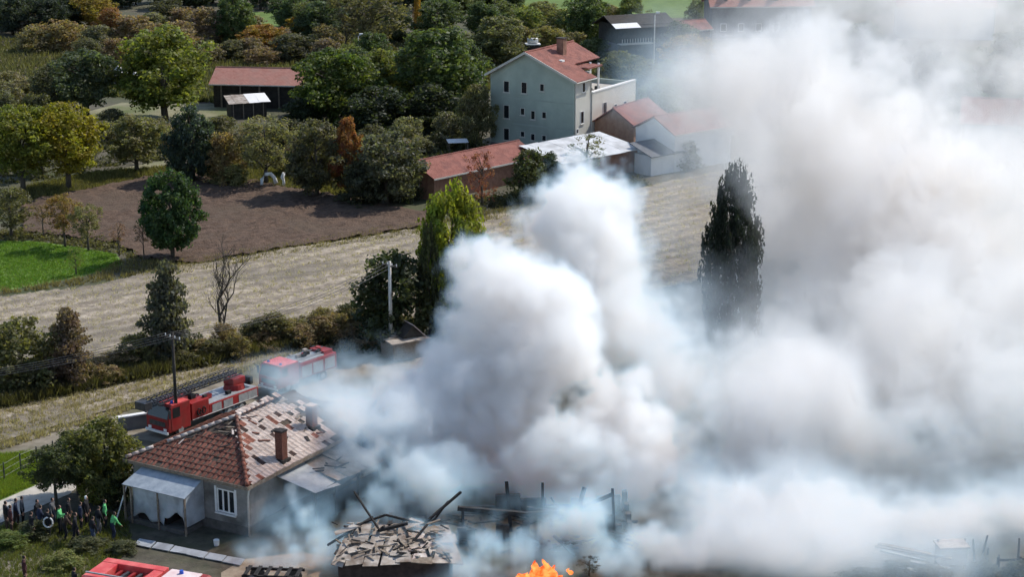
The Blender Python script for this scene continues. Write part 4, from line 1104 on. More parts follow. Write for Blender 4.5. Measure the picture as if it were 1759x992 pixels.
# garden trees beside the house
T("garden_tree", "dark garden tree with visible trunk beside the concrete path", 98, 878, 766, 84, 'round', (.034, .046, .020), .38, 0)
T("garden_tree", "olive-green garden tree left of the burning house", 185, 862, 722, 118, 'round', (.058, .068, .022), .14, 1)
T("garden_tree", "dark leafy garden tree between the path tree and the olive one", 135, 850, 742, 90, 'round', (.040, .052, .022), .2, 2)
T("shrub", "yellow-green bush at the corner of the burning house", 172, 862, 790, 60, 'shrub', (.10, .12, .03), v=0, cat='shrub')
T("shrub", "dark bush under the eaves of the burning house", 198, 868, 800, 46, 'shrub', (.03, .04, .02), v=1, cat='shrub')
for x, y, w_, h_, c in [(20, 940, 60, 26, (.07, .10, .03)), (110, 975, 70, 24, (.10, .12, .04)), (60, 925, 60, 30, (.05, .06, .03)), (150, 945, 60, 22, (.06, .07, .035)), (210, 950, 50, 20, (.05, .06, .03))]:
    T("shrub", which("low weedy bush in the yard near the onlookers", [20, 110, 60, 150, 210], [20, 110, 60, 150, 210].index(x)), x, y, y - h_, w_, 'shrub', c, v=int(x) % 3, cat='shrub', group="weeds in the yard")

# leafless trees with real branches
def bare_tree(px, py, top, lab, seed, spread=.32):
    p = G(px, py); h = (py - top) / scale_at(p) / CP
    rg = random.Random(seed)
    t = thing("bare_tree", (p.x, p.y, 0), 0, lab, "tree")
    tr, cr = MB(), MB()
    def grow(s, d, l, r, lev, mb):
        n = 3; pts = [s]; rad = [r]; q = s; dd = d
        for k in range(n):
            dd = (dd + Vector((rg.gauss(0, .12), rg.gauss(0, .12), .06))).normalized()
            q = q + dd * l / n; pts.append(q); rad.append(r * (1 - .5 * (k + 1) / n))
        mb.tube(pts, rad, 6 if lev < 2 else 4, False)
        if lev >= 4: return
        for k in range(4):
            a = rg.uniform(0, 6.28); e = Vector((math.cos(a), math.sin(a), rg.uniform(.3, 1.2)))
            j = rg.choice(pts[1:]) if k else pts[-1]
            grow(j, (dd * .8 + e * .75).normalized(), l * rg.uniform(.55, .75), r * .5, lev + 1, cr)
    grow(Vector((0, 0, -.05)), Vector((0, 0, 1)), h * .40, .19, 0, tr)
    tr.build("trunk", BARK, t, True); cr.build("branches", BARK, t, True)
bare_tree(380, 596, 405, "bare leafless tree standing at the near edge of the stubble field", 3)
bare_tree(590, 100, 10, "bare pale-limbed tree among the dark wood at the top", 8)

# more of the thick growth between the barn, the field row and the green house
def fill(lab, grp, spots, cols, kinds, name="woodland_tree", cb=.08):
    for i, (x, y, h, w) in enumerate(spots):
        k = rw_.uniform(.8, 1.25)
        T(name, which(lab, [q[0] for q in spots], i), x, y, y - h, w, kinds[i % len(kinds)], tuple(v * k for v in cols[i % len(cols)]), cb, rw_.randrange(3), group=grp, cat='tree' if name != 'shrub' else 'shrub')
fill("dark tree in the thicket left of the green house", "thicket left of the green house",
     [(556, 196, 85, 80), (560, 160, 70, 70), (610, 185, 95, 95), (690, 190, 100, 100), (712, 160, 85, 90), (790, 190, 90, 80), (800, 150, 70, 70), (600, 150, 70, 80), (640, 130, 70, 70), (770, 130, 70, 80), (728, 125, 60, 70)],
     [(.03, .048, .02), (.045, .065, .022), (.025, .038, .018), (.055, .07, .026)], ('round', 'ovoid', 'round'))
fill("scraggly brush in the strip above the ploughed field", "brush above the ploughed field",
     [(380, 240, 40, 60), (430, 262, 48, 60), (500, 262, 55, 70), (300, 262, 50, 60), (270, 250, 46, 60), (560, 275, 55, 70), (640, 275, 60, 70), (690, 300, 60, 60), (722, 268, 30, 50), (668, 325, 60, 70), (610, 300, 60, 60), (510, 300, 60, 60)],
     [(.075, .08, .042), (.10, .095, .05), (.05, .055, .032), (.085, .075, .045)], ('shrub', 'loose', 'shrub'))
fill("low scrub bush in the rough ground behind the open barn", "scrub behind the barn",
     [(360, 108, 30, 60), (400, 104, 34, 60), (450, 112, 30, 60), (540, 100, 40, 60), (560, 112, 44, 60), (330, 112, 36, 60), (250, 100, 36, 70), (200, 108, 40, 60), (150, 104, 36, 60), (480, 84, 34, 60), (560, 84, 40, 60), (260, 64, 40, 70), (320, 60, 44, 70), (290, 40, 40, 70), (60, 60, 34, 60), (430, 62, 36, 60)],
     [(.09, .085, .05), (.06, .065, .036), (.12, .10, .06), (.05, .055, .03), (.085, .075, .055)], ('shrub',), "shrub")
fill("grey-green bush at left edge above the yellowing trees", "bushes at the left edge",
     [(10, 190, 50, 70), (40, 178, 40, 60), (0, 215, 60, 70), (175, 250, 40, 50), (20, 160, 36, 60), (195, 225, 36, 50)],
     [(.06, .062, .038), (.08, .08, .045), (.045, .052, .03)], ('shrub', 'round'), "shrub")
fill("green bush on the slope behind the green house", "bushes behind the green house",
     [(1060, 130, 40, 60), (1020, 108, 40, 60), (985, 98, 40, 60), (1090, 138, 40, 60), (1150, 150, 46, 60), (890, 96, 50, 60), (1120, 186, 40, 60), (1000, 60, 40, 60), (1045, 50, 40, 60), (930, 40, 36, 56), (860, 46, 44, 60)],
     [(.075, .085, .04), (.05, .065, .03), (.09, .09, .045)], ('shrub', 'round'), "shrub")
# grass and straw: what nobody could count
def tufts(name, lab, poly, n, h, w, material_col, seed, z=.02, blades=5, lean=.35):
    rg = np.random.default_rng(seed)
    P = np.array([(G(*p).x, G(*p).y) for p in poly])
    lo_, hi_ = P.min(0), P.max(0)
    q = rg.uniform(lo_, hi_, size=(n * 3, 2)); q = q[inside(q, [tuple(a) for a in P])][:n]
    q = np.repeat(q, blades, 0) + rg.normal(scale=w * 2.2, size=(len(q) * blades, 2))
    m = len(q); a = rg.uniform(0, 6.28, m); hh = h * rg.uniform(.5, 1.4, m); ln = rg.normal(scale=lean, size=(m, 2)) * hh[:, None]
    v = np.zeros((m, 3, 3)); dx = np.stack([np.cos(a), np.sin(a)], 1) * w
    v[:, 0, :2] = q - dx; v[:, 1, :2] = q + dx; v[:, 2, :2] = q + ln; v[:, :2, 2] = z - .03; v[:, 2, 2] = z + hh
    me = bpy.data.meshes.new(name); me.vertices.add(3 * m); me.vertices.foreach_set("co", v.ravel())
    me.loops.add(3 * m); me.loops.foreach_set("vertex_index", np.arange(3 * m)); me.polygons.add(m)
    me.polygons.foreach_set("loop_start", np.arange(0, 3 * m, 3)); me.polygons.foreach_set("loop_total", np.full(m, 3)); me.update(calc_edges=True)
    me.materials.append(LEAF); o = link(bpy.data.objects.new(name, me)); o.color = (*material_col, 1)
    tag(o, lab, "grass", kind="stuff")
tufts("stubble_straw", "pale straw stubble standing in the harvested field", STUB, 18000, .2, .03, (.36, .32, .25), 1, .10, 4, .6)
tufts("verge_grass", "dry grass on the verge below the stubble field", [(-150, 735), (0, 700), (255, 642), (480, 604), (700, 572), (700, 590), (480, 622), (250, 700), (0, 775), (-150, 800)], 9000, .24, .03, (.27, .235, .165), 2, .05)
tufts("hedge_undergrowth", "dark undergrowth tangled along the stubble field", [(-60, 690), (0, 672), (260, 628), (480, 582), (720, 560), (720, 578), (480, 606), (260, 652), (0, 706), (-60, 716)], 12000, .8, .06, (.07, .068, .032), 3)
tufts("lawn_blades", "bright green grass blades on the lawn", [(-140, 420), (0, 416), (60, 416), (198, 437), (208, 456), (150, 472), (60, 490), (0, 500), (-140, 518)], 16000, .14, .03, (.10, .185, .034), 4, .02, 4)
tufts("plot_grass", "green and yellow grass on the plot by the concrete path", [(-60, 800), (0, 782), (70, 776), (105, 800), (60, 834), (0, 860), (-60, 878)], 7000, .20, .018, (.14, .20, .035), 5)
tufts("yard_weeds", "weeds and dry grass over the yard", [(-60, 920), (0, 905), (215, 880), (230, 940), (170, 992), (160, 1010), (-60, 1010)], 5000, .22, .02, (.11, .125, .045), 6)
tufts("field_margin_grass", "dry grass along the margin between ploughed and stubble field", [(205, 448), (330, 448), (560, 410), (730, 384), (1000, 335), (1000, 352), (730, 404), (560, 428), (330, 470), (200, 482), (0, 508), (0, 500), (150, 478)], 7000, .35, .04, (.16, .14, .075), 7)
tufts("orchard_grass", "rough grass under the trees beyond the ploughed field", [(0, 345), (60, 318), (170, 296), (400, 280), (700, 290), (700, 345), (560, 335), (400, 312), (300, 298), (180, 322), (60, 348), (-40, 380)], 9000, .4, .06, (.12, .115, .05), 8)
tufts("scrub_grass", "rough grass over the far ground between the woods", [(-60, 150), (400, 180), (800, 150), (1100, 200), (1180, 120), (1000, 60), (600, 70), (200, 60), (-60, 70)], 14000, .7, .12, (.10, .10, .05), 9)

def thicket(name, lab, poly, n, h, leaf, col, seed, clump=1.0):
    """low tangled growth, all leaf"""
    rg = np.random.default_rng(seed)
    P = np.array([(G(*p).x, G(*p).y) for p in poly]); lo_, hi_ = P.min(0), P.max(0)
    c = rg.uniform(lo_, hi_, size=(n * 4, 2)); c = c[inside(c, [tuple(a) for a in P])][:n]
    per = 26
    idx = np.repeat(np.arange(len(c)), per); m = len(idx)
    hh = h * rg.uniform(.3, 1.3, len(c))
    d = rg.normal(size=(m, 3)); d /= np.linalg.norm(d, axis=1, keepdims=True); d[:, 2] = np.abs(d[:, 2])
    p = np.zeros((m, 3)); p[:, :2] = c[idx]; p += d * np.stack([np.full(m, clump), np.full(m, clump), hh[idx]], 1) * rg.uniform(.3, 1, m)[:, None]
    me = quads_mesh(name, p, d + rg.normal(size=d.shape) * .5, np.full(m, leaf), rg, .55, LEAF)
    o = link(bpy.data.objects.new(name, me)); o.color = (*col, 1); tag(o, lab, "scrub", kind="stuff")
thicket("undergrowth", "dark undergrowth beneath the trees left of the green house", [(380, 260), (480, 215), (560, 205), (660, 215), (780, 220), (840, 250), (790, 275), (690, 290), (560, 290), (400, 290)], 900, 1.0, .42, (.055, .06, .03), 31)
thicket("undergrowth", "olive undergrowth across the ground behind the open barn", [(-60, 84), (120, 60), (400, 60), (700, 60), (850, 90), (840, 150), (640, 130), (520, 108), (340, 112), (170, 104), (100, 84)], 1500, 1.1, .5, (.085, .08, .042), 32, 1.6)
thicket("undergrowth", "rough undergrowth between the clearing and the laundry trees", [(-40, 250), (160, 218), (400, 214), (400, 280), (280, 274), (170, 292), (-40, 330)], 500, .7, .38, (.085, .085, .042), 33)
thicket("undergrowth", "dry weeds round the saplings beyond the bright lawn", [(-60, 405), (55, 392), (205, 408), (240, 447), (205, 437), (60, 414), (-60, 416)], 260, .45, .26, (.11, .105, .05), 34, .7)
thicket("undergrowth", "weeds along the wall of the brick shed", [(740, 352), (940, 325), (1110, 312), (1115, 322), (900, 352), (740, 378)], 220, .8, .32, (.06, .062, .032), 35, .7)
thicket("undergrowth", "scrub on the slope right of the green house", [(1040, 160), (1110, 120), (1230, 120), (1230, 240), (1150, 230), (1100, 200)], 260, 1.0, .42, (.07, .075, .04), 36)
thicket("undergrowth", "dark bramble tangle beneath the shrubs along the stubble field", [(-60, 684), (0, 672), (260, 628), (480, 582), (660, 566), (660, 584), (480, 606), (260, 652), (0, 706), (-60, 716)], 700, .9, .26, (.055, .055, .028), 37, .8)
# ------------------------------------------------------------------ fire engines
M_red = mat("fire_engine_red", (.25, .012, .014), (.32, .026, .024), 1.5, .5, .15, 4, c3=(.22, .03, .026), s3=1.2)
M_redroof = mat("pale_red_roof", (.55, .05, .05), (.66, .14, .12), 1.5, .45)  # lighter red for the roofs than for the bodies
M_tyre = mat("tyre_rubber", (.018, .018, .019), rough=.85)
M_alu = mat("aluminium", (.30, .31, .32), (.42, .43, .44), 3, .5, metal=.4)
M_steel = mat("dark_steel", (.05, .05, .055), (.09, .09, .095), 4, .5, metal=.4)
M_blue = mat("blue_lamp", (.02, .08, .45), rough=.2)

def wheels(t, xs, w, r=.52):
    for x in xs:
        for s in (-1, 1):
            y = s * (w / 2 - .16)
            tw = MB().tube([(x, y - .15, r), (x, y + .15, r)], r, 20).build("wheel", M_tyre, t, False, .03)
            MB().tube([(x, y + s * .10, r), (x, y + s * .17, r)], r * .5, 14).build("rim", M_alu, tw)

def cab(t, L_, w, h, z0, roofm, sgn=1):
    """cab whose front faces local -x"""
    prof = [(0, z0), (0, z0 + (h - z0) * .50), (.32, h - .10), (.50, h), (L_, h), (L_, z0)]
    c = MB().prism([(a, b) for a, b in prof], 'y', -w / 2, w / 2).build("cab", M_red, t, bevel=.05)
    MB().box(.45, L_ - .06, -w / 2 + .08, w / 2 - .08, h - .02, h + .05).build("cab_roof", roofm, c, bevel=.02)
    m = z0 + (h - z0) * .52
    ws = MB().slab([(.005 - .02, -w / 2 + .12, m + .02), (.005 - .02, w / 2 - .12, m + .02), (.30, w / 2 - .16, h - .13), (.30, -w / 2 + .16, h - .13)], .03)
    ws.build("windscreen", M_glass, c)
    for s in (-1, 1):
        yy = s * (w / 2 + .006)
        d = MB().box(.28, 1.25, min(yy, yy + s * .02), max(yy, yy + s * .02), z0 + .12, h - .12).build("door", M_red, c, bevel=.008)
        MB().box(.42, 1.15, min(yy + s * .02, yy + s * .03), max(yy + s * .02, yy + s * .03), m, h - .22).build("door_window", M_glass, d)
        MB().box(.08 - .05, .1, s * (w / 2 + .12) - .1, s * (w / 2 + .12) + .1, m + .1, h - .25).build("mirror", M_steel, c)
        MB().box(-.045, -.005, s * (w / 2 - .38) - .16, s * (w / 2 - .38) + .16, z0 + .12, z0 + .34).build("headlight", M_white, c)
        MB().tube([(.8, s * (w / 2 - .45), h + .05), (.8, s * (w / 2 - .45), h + .22)], [.13, .10], 10).build("beacon", M_blue, c)
    MB().box(-.03, .02, -w / 2 + .35, w / 2 - .35, z0 + .45, z0 + .85).build("grille", M_steel, c)
    MB().box(-.16, -.032, -w / 2, w / 2, z0 - .1, z0 + .1).build("bumper", M_white, c, bevel=.02)
    return c

# engine with turntable ladder
p = G(272, 752)
lt = thing("ladder_truck", (p.x, p.y, 0), R(54), "red fire engine with a long grey ladder lying over its roof, behind the house", "fire engine")
lt.scale = (.9, .86, .82)
MB().box(.2, 9.4, -.45, .45, .62, .88).build("chassis", M_steel, lt)
cab(lt, 2.2, 2.4, 2.75, .55, M_redroof)
wheels(lt, (1.2, 6.2, 7.5), 2.4)
MB().box(2.35, 4.1, -1.2, 1.2, .9, 2.35).build("body", M_red, lt, bevel=.04)
MB().box(4.12, 9.3, -1.2, 1.2, .9, 1.75).build("locker_body", M_red, lt, bevel=.04)
for x in (4.4, 5.6, 7.2, 8.2):
    MB().box(x, x + .95, -1.225, -1.203, 1.0, 1.65).build("shutter", M_alu, lt); MB().box(x, x + .95, 1.203, 1.225, 1.0, 1.65).build("shutter", M_alu, lt)
MB().box(4.2, 9.2, -1.1, 1.1, 1.752, 1.80).build("deck", M_alu, lt)
tt = MB().tube([(7.9, 0, 1.8), (7.9, 0, 2.25)], [.85, .75], 16).build("turntable", M_red, lt, False)
MB().box(7.3, 8.6, -.55, .55, 2.25, 2.8).build("control_seat", M_red, tt, bevel=.05)
MB().box(8.7, 9.1, -.9, -.2, 2.0, 2.7).build("hose_reel", M_tyre, tt, bevel=.1)
for sec, (y, z, x0, x1) in enumerate([(.46, 2.95, -1.0, 8.4), (.36, 3.12, -1.3, 7.9)]):
    ld = MB()
    for s in (-1, 1):
        ld.bar((x0, s * y, z), (x1, s * y, z + .1), .06, .10); ld.bar((x0, s * y, z + .34), (x1, s * y, z + .44), .05, .05)
        n = 18
        for k in range(n):
            a = x0 + (x1 - x0) * k / n; b = x0 + (x1 - x0) * (k + 1) / n
            ld.bar((a, s * y, z + .02), (b, s * y, z + .36), .035)
    lo_ = ld.build("ladder_section", M_steel, lt)
    for k in range(26):
        a = x0 + (x1 - x0) * (k + .5) / 26
        MB().tube([(a, -y, z + .03), (a, y, z + .03)], .025, 6).build("rung", M_alu, lo_)
MB().box(-1.6, -.9, -.55, .55, 2.75, 3.4).build("rescue_cage", M_steel, lt, bevel=.03)
MB().box(-.2, .2, -.7, .7, 2.8, 2.9).build("ladder_rest", M_steel, lt)
# second engine, tank pump
p = G(462, 676)
te = thing("tank_engine", (p.x, p.y, 0), R(52), "red fire engine with white-topped tank body, nearest the roadside hut", "fire engine")
te.scale = (.80, .8, .7)
MB().box(.2, 7.3, -.45, .45, .62, .88).build("chassis", M_steel, te)
cab(te, 2.6, 2.4, 2.85, .6, M_redroof)
wheels(te, (1.2, 5.6), 2.4)
MB().box(2.75, 7.4, -1.2, 1.2, .9, 2.5).build("body", M_red, te, bevel=.05)
MB().box(2.95, 6.0, -1.05, 1.05, 2.502, 2.62).build("tank_top", M_alu, te, bevel=.02)
for x in (2.95, 4.4, 5.9):
    MB().box(x, x + 1.25, -1.225, -1.203, 1.05, 2.2).build("shutter", M_alu, te)
MB().bar((3.0, .6, 2.75), (7.2, .6, 2.75), .08).build("roof_rail", M_alu, te); MB().bar((3.0, -.6, 2.75), (7.2, -.6, 2.75), .08).build("roof_rail", M_alu, te)
MB().tube([(6.6, 0, 2.5), (6.6, 0, 2.9), (6.0, 0, 3.15)], [.14, .12, .07], 8).build("water_cannon", M_red, te)
MB().box(6.1, 7.2, -.9, .9, 2.505, 2.85).build("hose_box", M_red, te, bevel=.03)
for i in range(9):
    x, y = rng.uniform(3.1, 7.0), rng.uniform(-.8, .8); s_ = rng.uniform(.15, .35)
    MB().box(x, x + s_ * 1.6, y, y + s_, 2.63, 2.63 + s_).build("roof_gear", rng.choice([M_steel, M_red, M_tyre, M_rust]), te, bevel=.02)
for i in range(9):
    x, y = rng.uniform(2.5, 7.0), rng.uniform(-1.0, .8); z = 2.36 if x < 4 else 1.81; s_ = rng.uniform(.18, .4)
    MB().box(x, x + s_ * 1.5, y, y + s_, z, z + s_).build("deck_gear", rng.choice([M_steel, M_red, M_tyre, M_char]), lt, bevel=.02)
for y in (-1.215, 1.215):
    MB().box(2.4, 9.2, min(y, y * 1.012), max(y, y * 1.012), .95, 1.0).build("reflective_stripe", M_white, lt)
for x in (3.0, 3.5):
    pts_ = [(x + .16 * math.cos(k * .52), -1.28, 1.5 + .28 * math.sin(k * .52)) for k in range(13)]
    MB().tube(pts_, .05, 6).build("hose_coil", M_char, lt, True)
# engine in the foreground, seen from above
p = G(222, 984, 2.8)
fe = thing("pump_engine", (p.x, p.y, 0), R(-20), "red fire engine with open roof well and pink-white roof at the bottom edge", "fire engine")
MB().box(-1.6, 5.2, -.45, .45, .62, .88).build("chassis", M_steel, fe)
wheels(fe, (-.6, 3.9), 2.4)
b = MB().box(-2.0, 1.55, -1.2, 1.2, .8, 2.3).build("body", M_red, fe, bevel=.04)
rim = MB(); rim.box(-2.02, 1.57, -1.22, -.72, 2.305, 2.8); rim.box(-2.02, 1.57, .72, 1.22, 2.305, 2.8); rim.box(-2.02, -1.1, -.72, .72, 2.305, 2.78); rim.box(1.0, 1.57, -.72, .72, 2.305, 2.78)
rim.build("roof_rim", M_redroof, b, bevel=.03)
for i in range(5):
    MB().bar((-.9 + .38 * i, -.6, 2.42), (-.75 + .38 * i, .55, 2.5), .16, .12).build("hose_roll", M_steel if i % 2 else M_red, b)
c = MB().prism([(1.7, .8), (1.7, 2.75), (3.9, 2.75), (4.25, 2.55), (4.75, 1.7), (4.8, .8)], 'y', -1.2, 1.2).build("cab", M_red, fe, bevel=.05)
MB().box(1.85, 3.6, -1.05, 1.05, 2.752, 2.83).build("cab_roof", mat("white_pink_roof", (.62, .40, .38), (.74, .62, .60), 1.2, .5), c, bevel=.02)  # mottled white and pink, the roof's own colour
MB().slab([(4.28, -1.0, 2.50), (4.74, -1.0, 1.74), (4.74, 1.0, 1.74), (4.28, 1.0, 2.50)], .03).build("windscreen", M_glass, c)
for s in (-1, 1):
    MB().box(2.2, 3.4, min(s * 1.205, s * 1.225), max(s * 1.205, s * 1.225), 1.7, 2.45).build("door_window", M_glass, c)
    MB().tube([(2.6, s * .7, 2.83), (2.6, s * .7, 3.0)], [.12, .1], 10).build("beacon", M_blue, c)
    MB().box(4.79, 4.83, s * .75 - .16, s * .75 + .16, 1.0, 1.25).build("headlight", M_white, c)
MB().box(4.82, 4.95, -1.2, 1.2, .7, .9).build("bumper", M_white, c)
MB().bar((-1.9, -1.0, 2.95), (1.5, -1.0, 2.95), .07).build("roof_rail", M_alu, fe)

# low cart of dark timber between the engine and the smoke
p = G(470, 1010)
ct = thing("timber_cart", (p.x, p.y, 0), R(-6), "dark broken cart frame between the foreground engine and the smoke", "cart")
MB().bar((-1.6, -.4, .75), (1.5, -.4, .8), .1, .14).build("rail", M_char, ct); MB().bar((-1.6, .5, .8), (1.6, .5, .85), .1, .14).build("rail", M_char, ct)
for k in range(6): MB().bar((-1.4 + .55 * k, -.5, .88), (-1.35 + .55 * k, .6, .92), .2, .05).build("plank", M_char, ct)
for x in (-1, 1):
    for y in (-.55, .65): MB().tube([(x, y - .05, .42), (x, y + .05, .42)], .42, 14).build("wheel", M_steel, ct)

# timber kerb and pale rubble strip under the house wall
a, b = G(235, 935), G(420, 972)
d = (b - a); ang = math.atan2(d.y, d.x)
kb = thing("stacked_sheeting", (a.x, a.y, 0), ang, "pale bluish sheeting lying along the ground before the house", "sheeting")
for k in range(6):
    L_ = d.length
    x0 = L_ * k / 6 + rng.uniform(-.05, .05)
    MB().slab([(x0, -.28 + rng.uniform(-.1, .1), .10), (x0 + L_ / 6 - .06, -.28 + rng.uniform(-.1, .1), .12), (x0 + L_ / 6 - .08, .25, .20 + rng.uniform(0, .08)), (x0, .25, .22)], .06).build("sheet", M_tarp, kb)
p = G(372, 938); bk_ = thing("bucket", (p.x, p.y, 0), 0, "small white bucket at the foot of the house wall", "bucket")
MB().tube([(0, 0, 0), (0, 0, .34)], [.14, .18], 12).build("pail", M_white, bk_); MB().tube([(-.17, 0, .34), (-.1, 0, .5), (.1, 0, .5), (.17, 0, .34)], .012, 5).build("handle", M_steel, bk_)

# wire fence by the grass plot
fn = thing("wire_fence", G(35, 815), R(0), "thin wire fence with posts on the grass plot at left", "fence")
fp = [(-20, 838), (8, 828), (36, 812), (64, 800), (92, 790)]
P3 = [G(*q) - fn.location for q in fp]
for q in P3: MB().tube([q, q + Vector((0, 0, 1.25))], .04, 6).build("post", M_steel, fn)
for z in (.35, .75, 1.15):
    MB().tube([q + Vector((0, 0, z)) for q in P3], .012, 4).build("wire", M_steel, fn)

# fallen timber and fences in the right foreground
rb = random.Random(21)
p = G(1580, 985)
tp_ = thing("timber_pile", (p.x, p.y, 0), R(-20), "pile of long pale planks showing through smoke at the lower right", "timber")
for k, (x0, x1, y, z) in enumerate([(-2.4, 1.6, .6, .9), (-2.2, .2, .2, .7), (-1.6, .0, -.6, .35), (-.5, 1.6, -.3, .5), (-2.6, .8, .9, .6), (-1.8, 1.2, 0, .2)]):
    MB().bar((x0, y, z + .2), (x1, y + rb.uniform(-.3, .3), z), .22, .08).build("plank", rb.choice([M_white, M_sheet, M_wood]), tp_)
p = G(1632, 975)
bx_ = thing("pale_crate", (p.x, p.y, 0), R(6), "pale box-like hutch beside the plank pile at lower right", "hutch")
MB().box(-.75, .75, -.5, .5, .3, 1.3).build("body", M_trim, bx_, bevel=.02)
MB().box(-.85, .85, -.6, .6, 1.3, 1.38).build("lid", M_rust, bx_)
for x in (-.65, .65):
    for y in (-.42, .42): MB().box(x - .05, x + .05, y - .05, y + .05, 0, .3).build("leg", M_wood, bx_)
for i, (px, py, hh, lean) in enumerate([(1606, 972, 1.5, .1), (1648, 962, 1.2, .25), (1674, 966, 1.3, -.15), (1684, 968, 1.6, .3), (1693, 972, 1.0, .1), (1748, 970, 1.5, 0), (1714, 990, 1.2, 0)]):
    p = G(px, py)
    o = MB().tube([(0, 0, -.1), (lean * .5, 0, hh * .5), (lean, .05, hh)], [.08, .07, .05], 7).build("fence_stake", M_char, None, True); o.location = (p.x, p.y, 0)
    tag(o, which("charred stake in the smoke at lower right", [1606, 1648, 1674, 1684, 1693, 1748, 1714], i), "stake", "stakes at the lower right")
p = G(1720, 990)
hf = thing("rail_fence", (p.x, p.y, 0), R(3), "dark rail fence at the bottom right corner", "fence")
for x in (-.3, .9, 2.1): MB().box(x, x + .12, -.06, .06, 0, 1.1).build("post", M_char, hf)
for z in (.45, .95): MB().bar((-.3, -.09, z), (2.3, -.09, z + .03), .05, .12).build("rail", M_char, hf)
for i, (px, py, w_, h_) in enumerate([(1540, 990, 60, 22), (1690, 992, 70, 26), (1600, 1000, 80, 26), (1750, 996, 70, 30), (1480, 1000, 70, 20)]):
    plant("shrub", which("scorched low bush in the wreckage at lower right", [1540, 1690, 1600, 1750, 1480], i), px, py, py - h_, w_, 'shrub', (.04, .045, .03), v=i % 3, cat='shrub', group="bushes at the lower right")
p = G(1010, 985)
plant("shrub", "scorched dark bush right of the flames", 1012, 990, 958, 46, 'sparse', (.02, .022, .016), v=1, cat='shrub')

# ------------------------------------------------------------------ flames
def flame_material():
    m = bpy.data.materials.new("flame"); m.use_nodes = True
    nt = m.node_tree; nt.nodes.clear(); L = nt.links.new
    out = nt.nodes.new("ShaderNodeOutputMaterial"); em = nt.nodes.new("ShaderNodeEmission")
    tc = nt.nodes.new("ShaderNodeTexCoord"); nz = nt.nodes.new("ShaderNodeTexNoise"); nz.inputs["Scale"].default_value = 2.6; nz.inputs["Detail"].default_value = 5
    cr = nt.nodes.new("ShaderNodeValToRGB")
    cr.color_ramp.elements[0].position = .38; cr.color_ramp.elements[0].color = (.80, .085, .012, 1)
    cr.color_ramp.elements[1].position = .64; cr.color_ramp.elements[1].color = (1.0, .36, .10, 1)
    L(tc.outputs["Object"], nz.inputs["Vector"]); L(nz.outputs["Fac"], cr.inputs[0]); L(cr.outputs[0], em.inputs["Color"]); em.inputs["Strength"].default_value = 1.5
    L(em.outputs[0], out.inputs["Surface"])
    return m
FL = flame_material()
p = G(928, 1012)
fl = thing("fire", (p.x, p.y, 0), 0, "orange flames leaping at the bottom edge below the smoke", "fire")
fl.scale = (1.15, 1.1, 1.0)
rf_ = random.Random(2)
for k in range(46):
    big = k < 14
    x, y = rf_.gauss(0, .55), rf_.uniform(-.5, .6); h = max(.3, 1.5 - .75 * abs(x)) * rf_.uniform(.55, 1.2) * (1 if big else .8); r = rf_.uniform(.16, .32) if big else rf_.uniform(.05, .12)
    z0 = 0 if big else rf_.uniform(0, .8)
    pts = []; rad = []; ph = rf_.uniform(0, 6); a1, a2 = rf_.uniform(.1, .3), rf_.uniform(2, 6)
    for j in range(13):
        f = j / 12
        pts.append((x + a1 * f * math.sin(ph + a2 * f) + .2 * f, y + .18 * f * math.cos(ph + 5 * f), z0 + h * f * (1 if big else .6)))
        rad.append(max(.006, r * (math.sin(math.pi * (f * .8 + .2)) ** .8) * (1 - f * .3) * (1 + .35 * math.sin(9 * f + ph) + .25 * math.sin(23 * f + 2 * ph))))
    MB().tube(pts, rad, 8).build("flame", FL, fl, True)

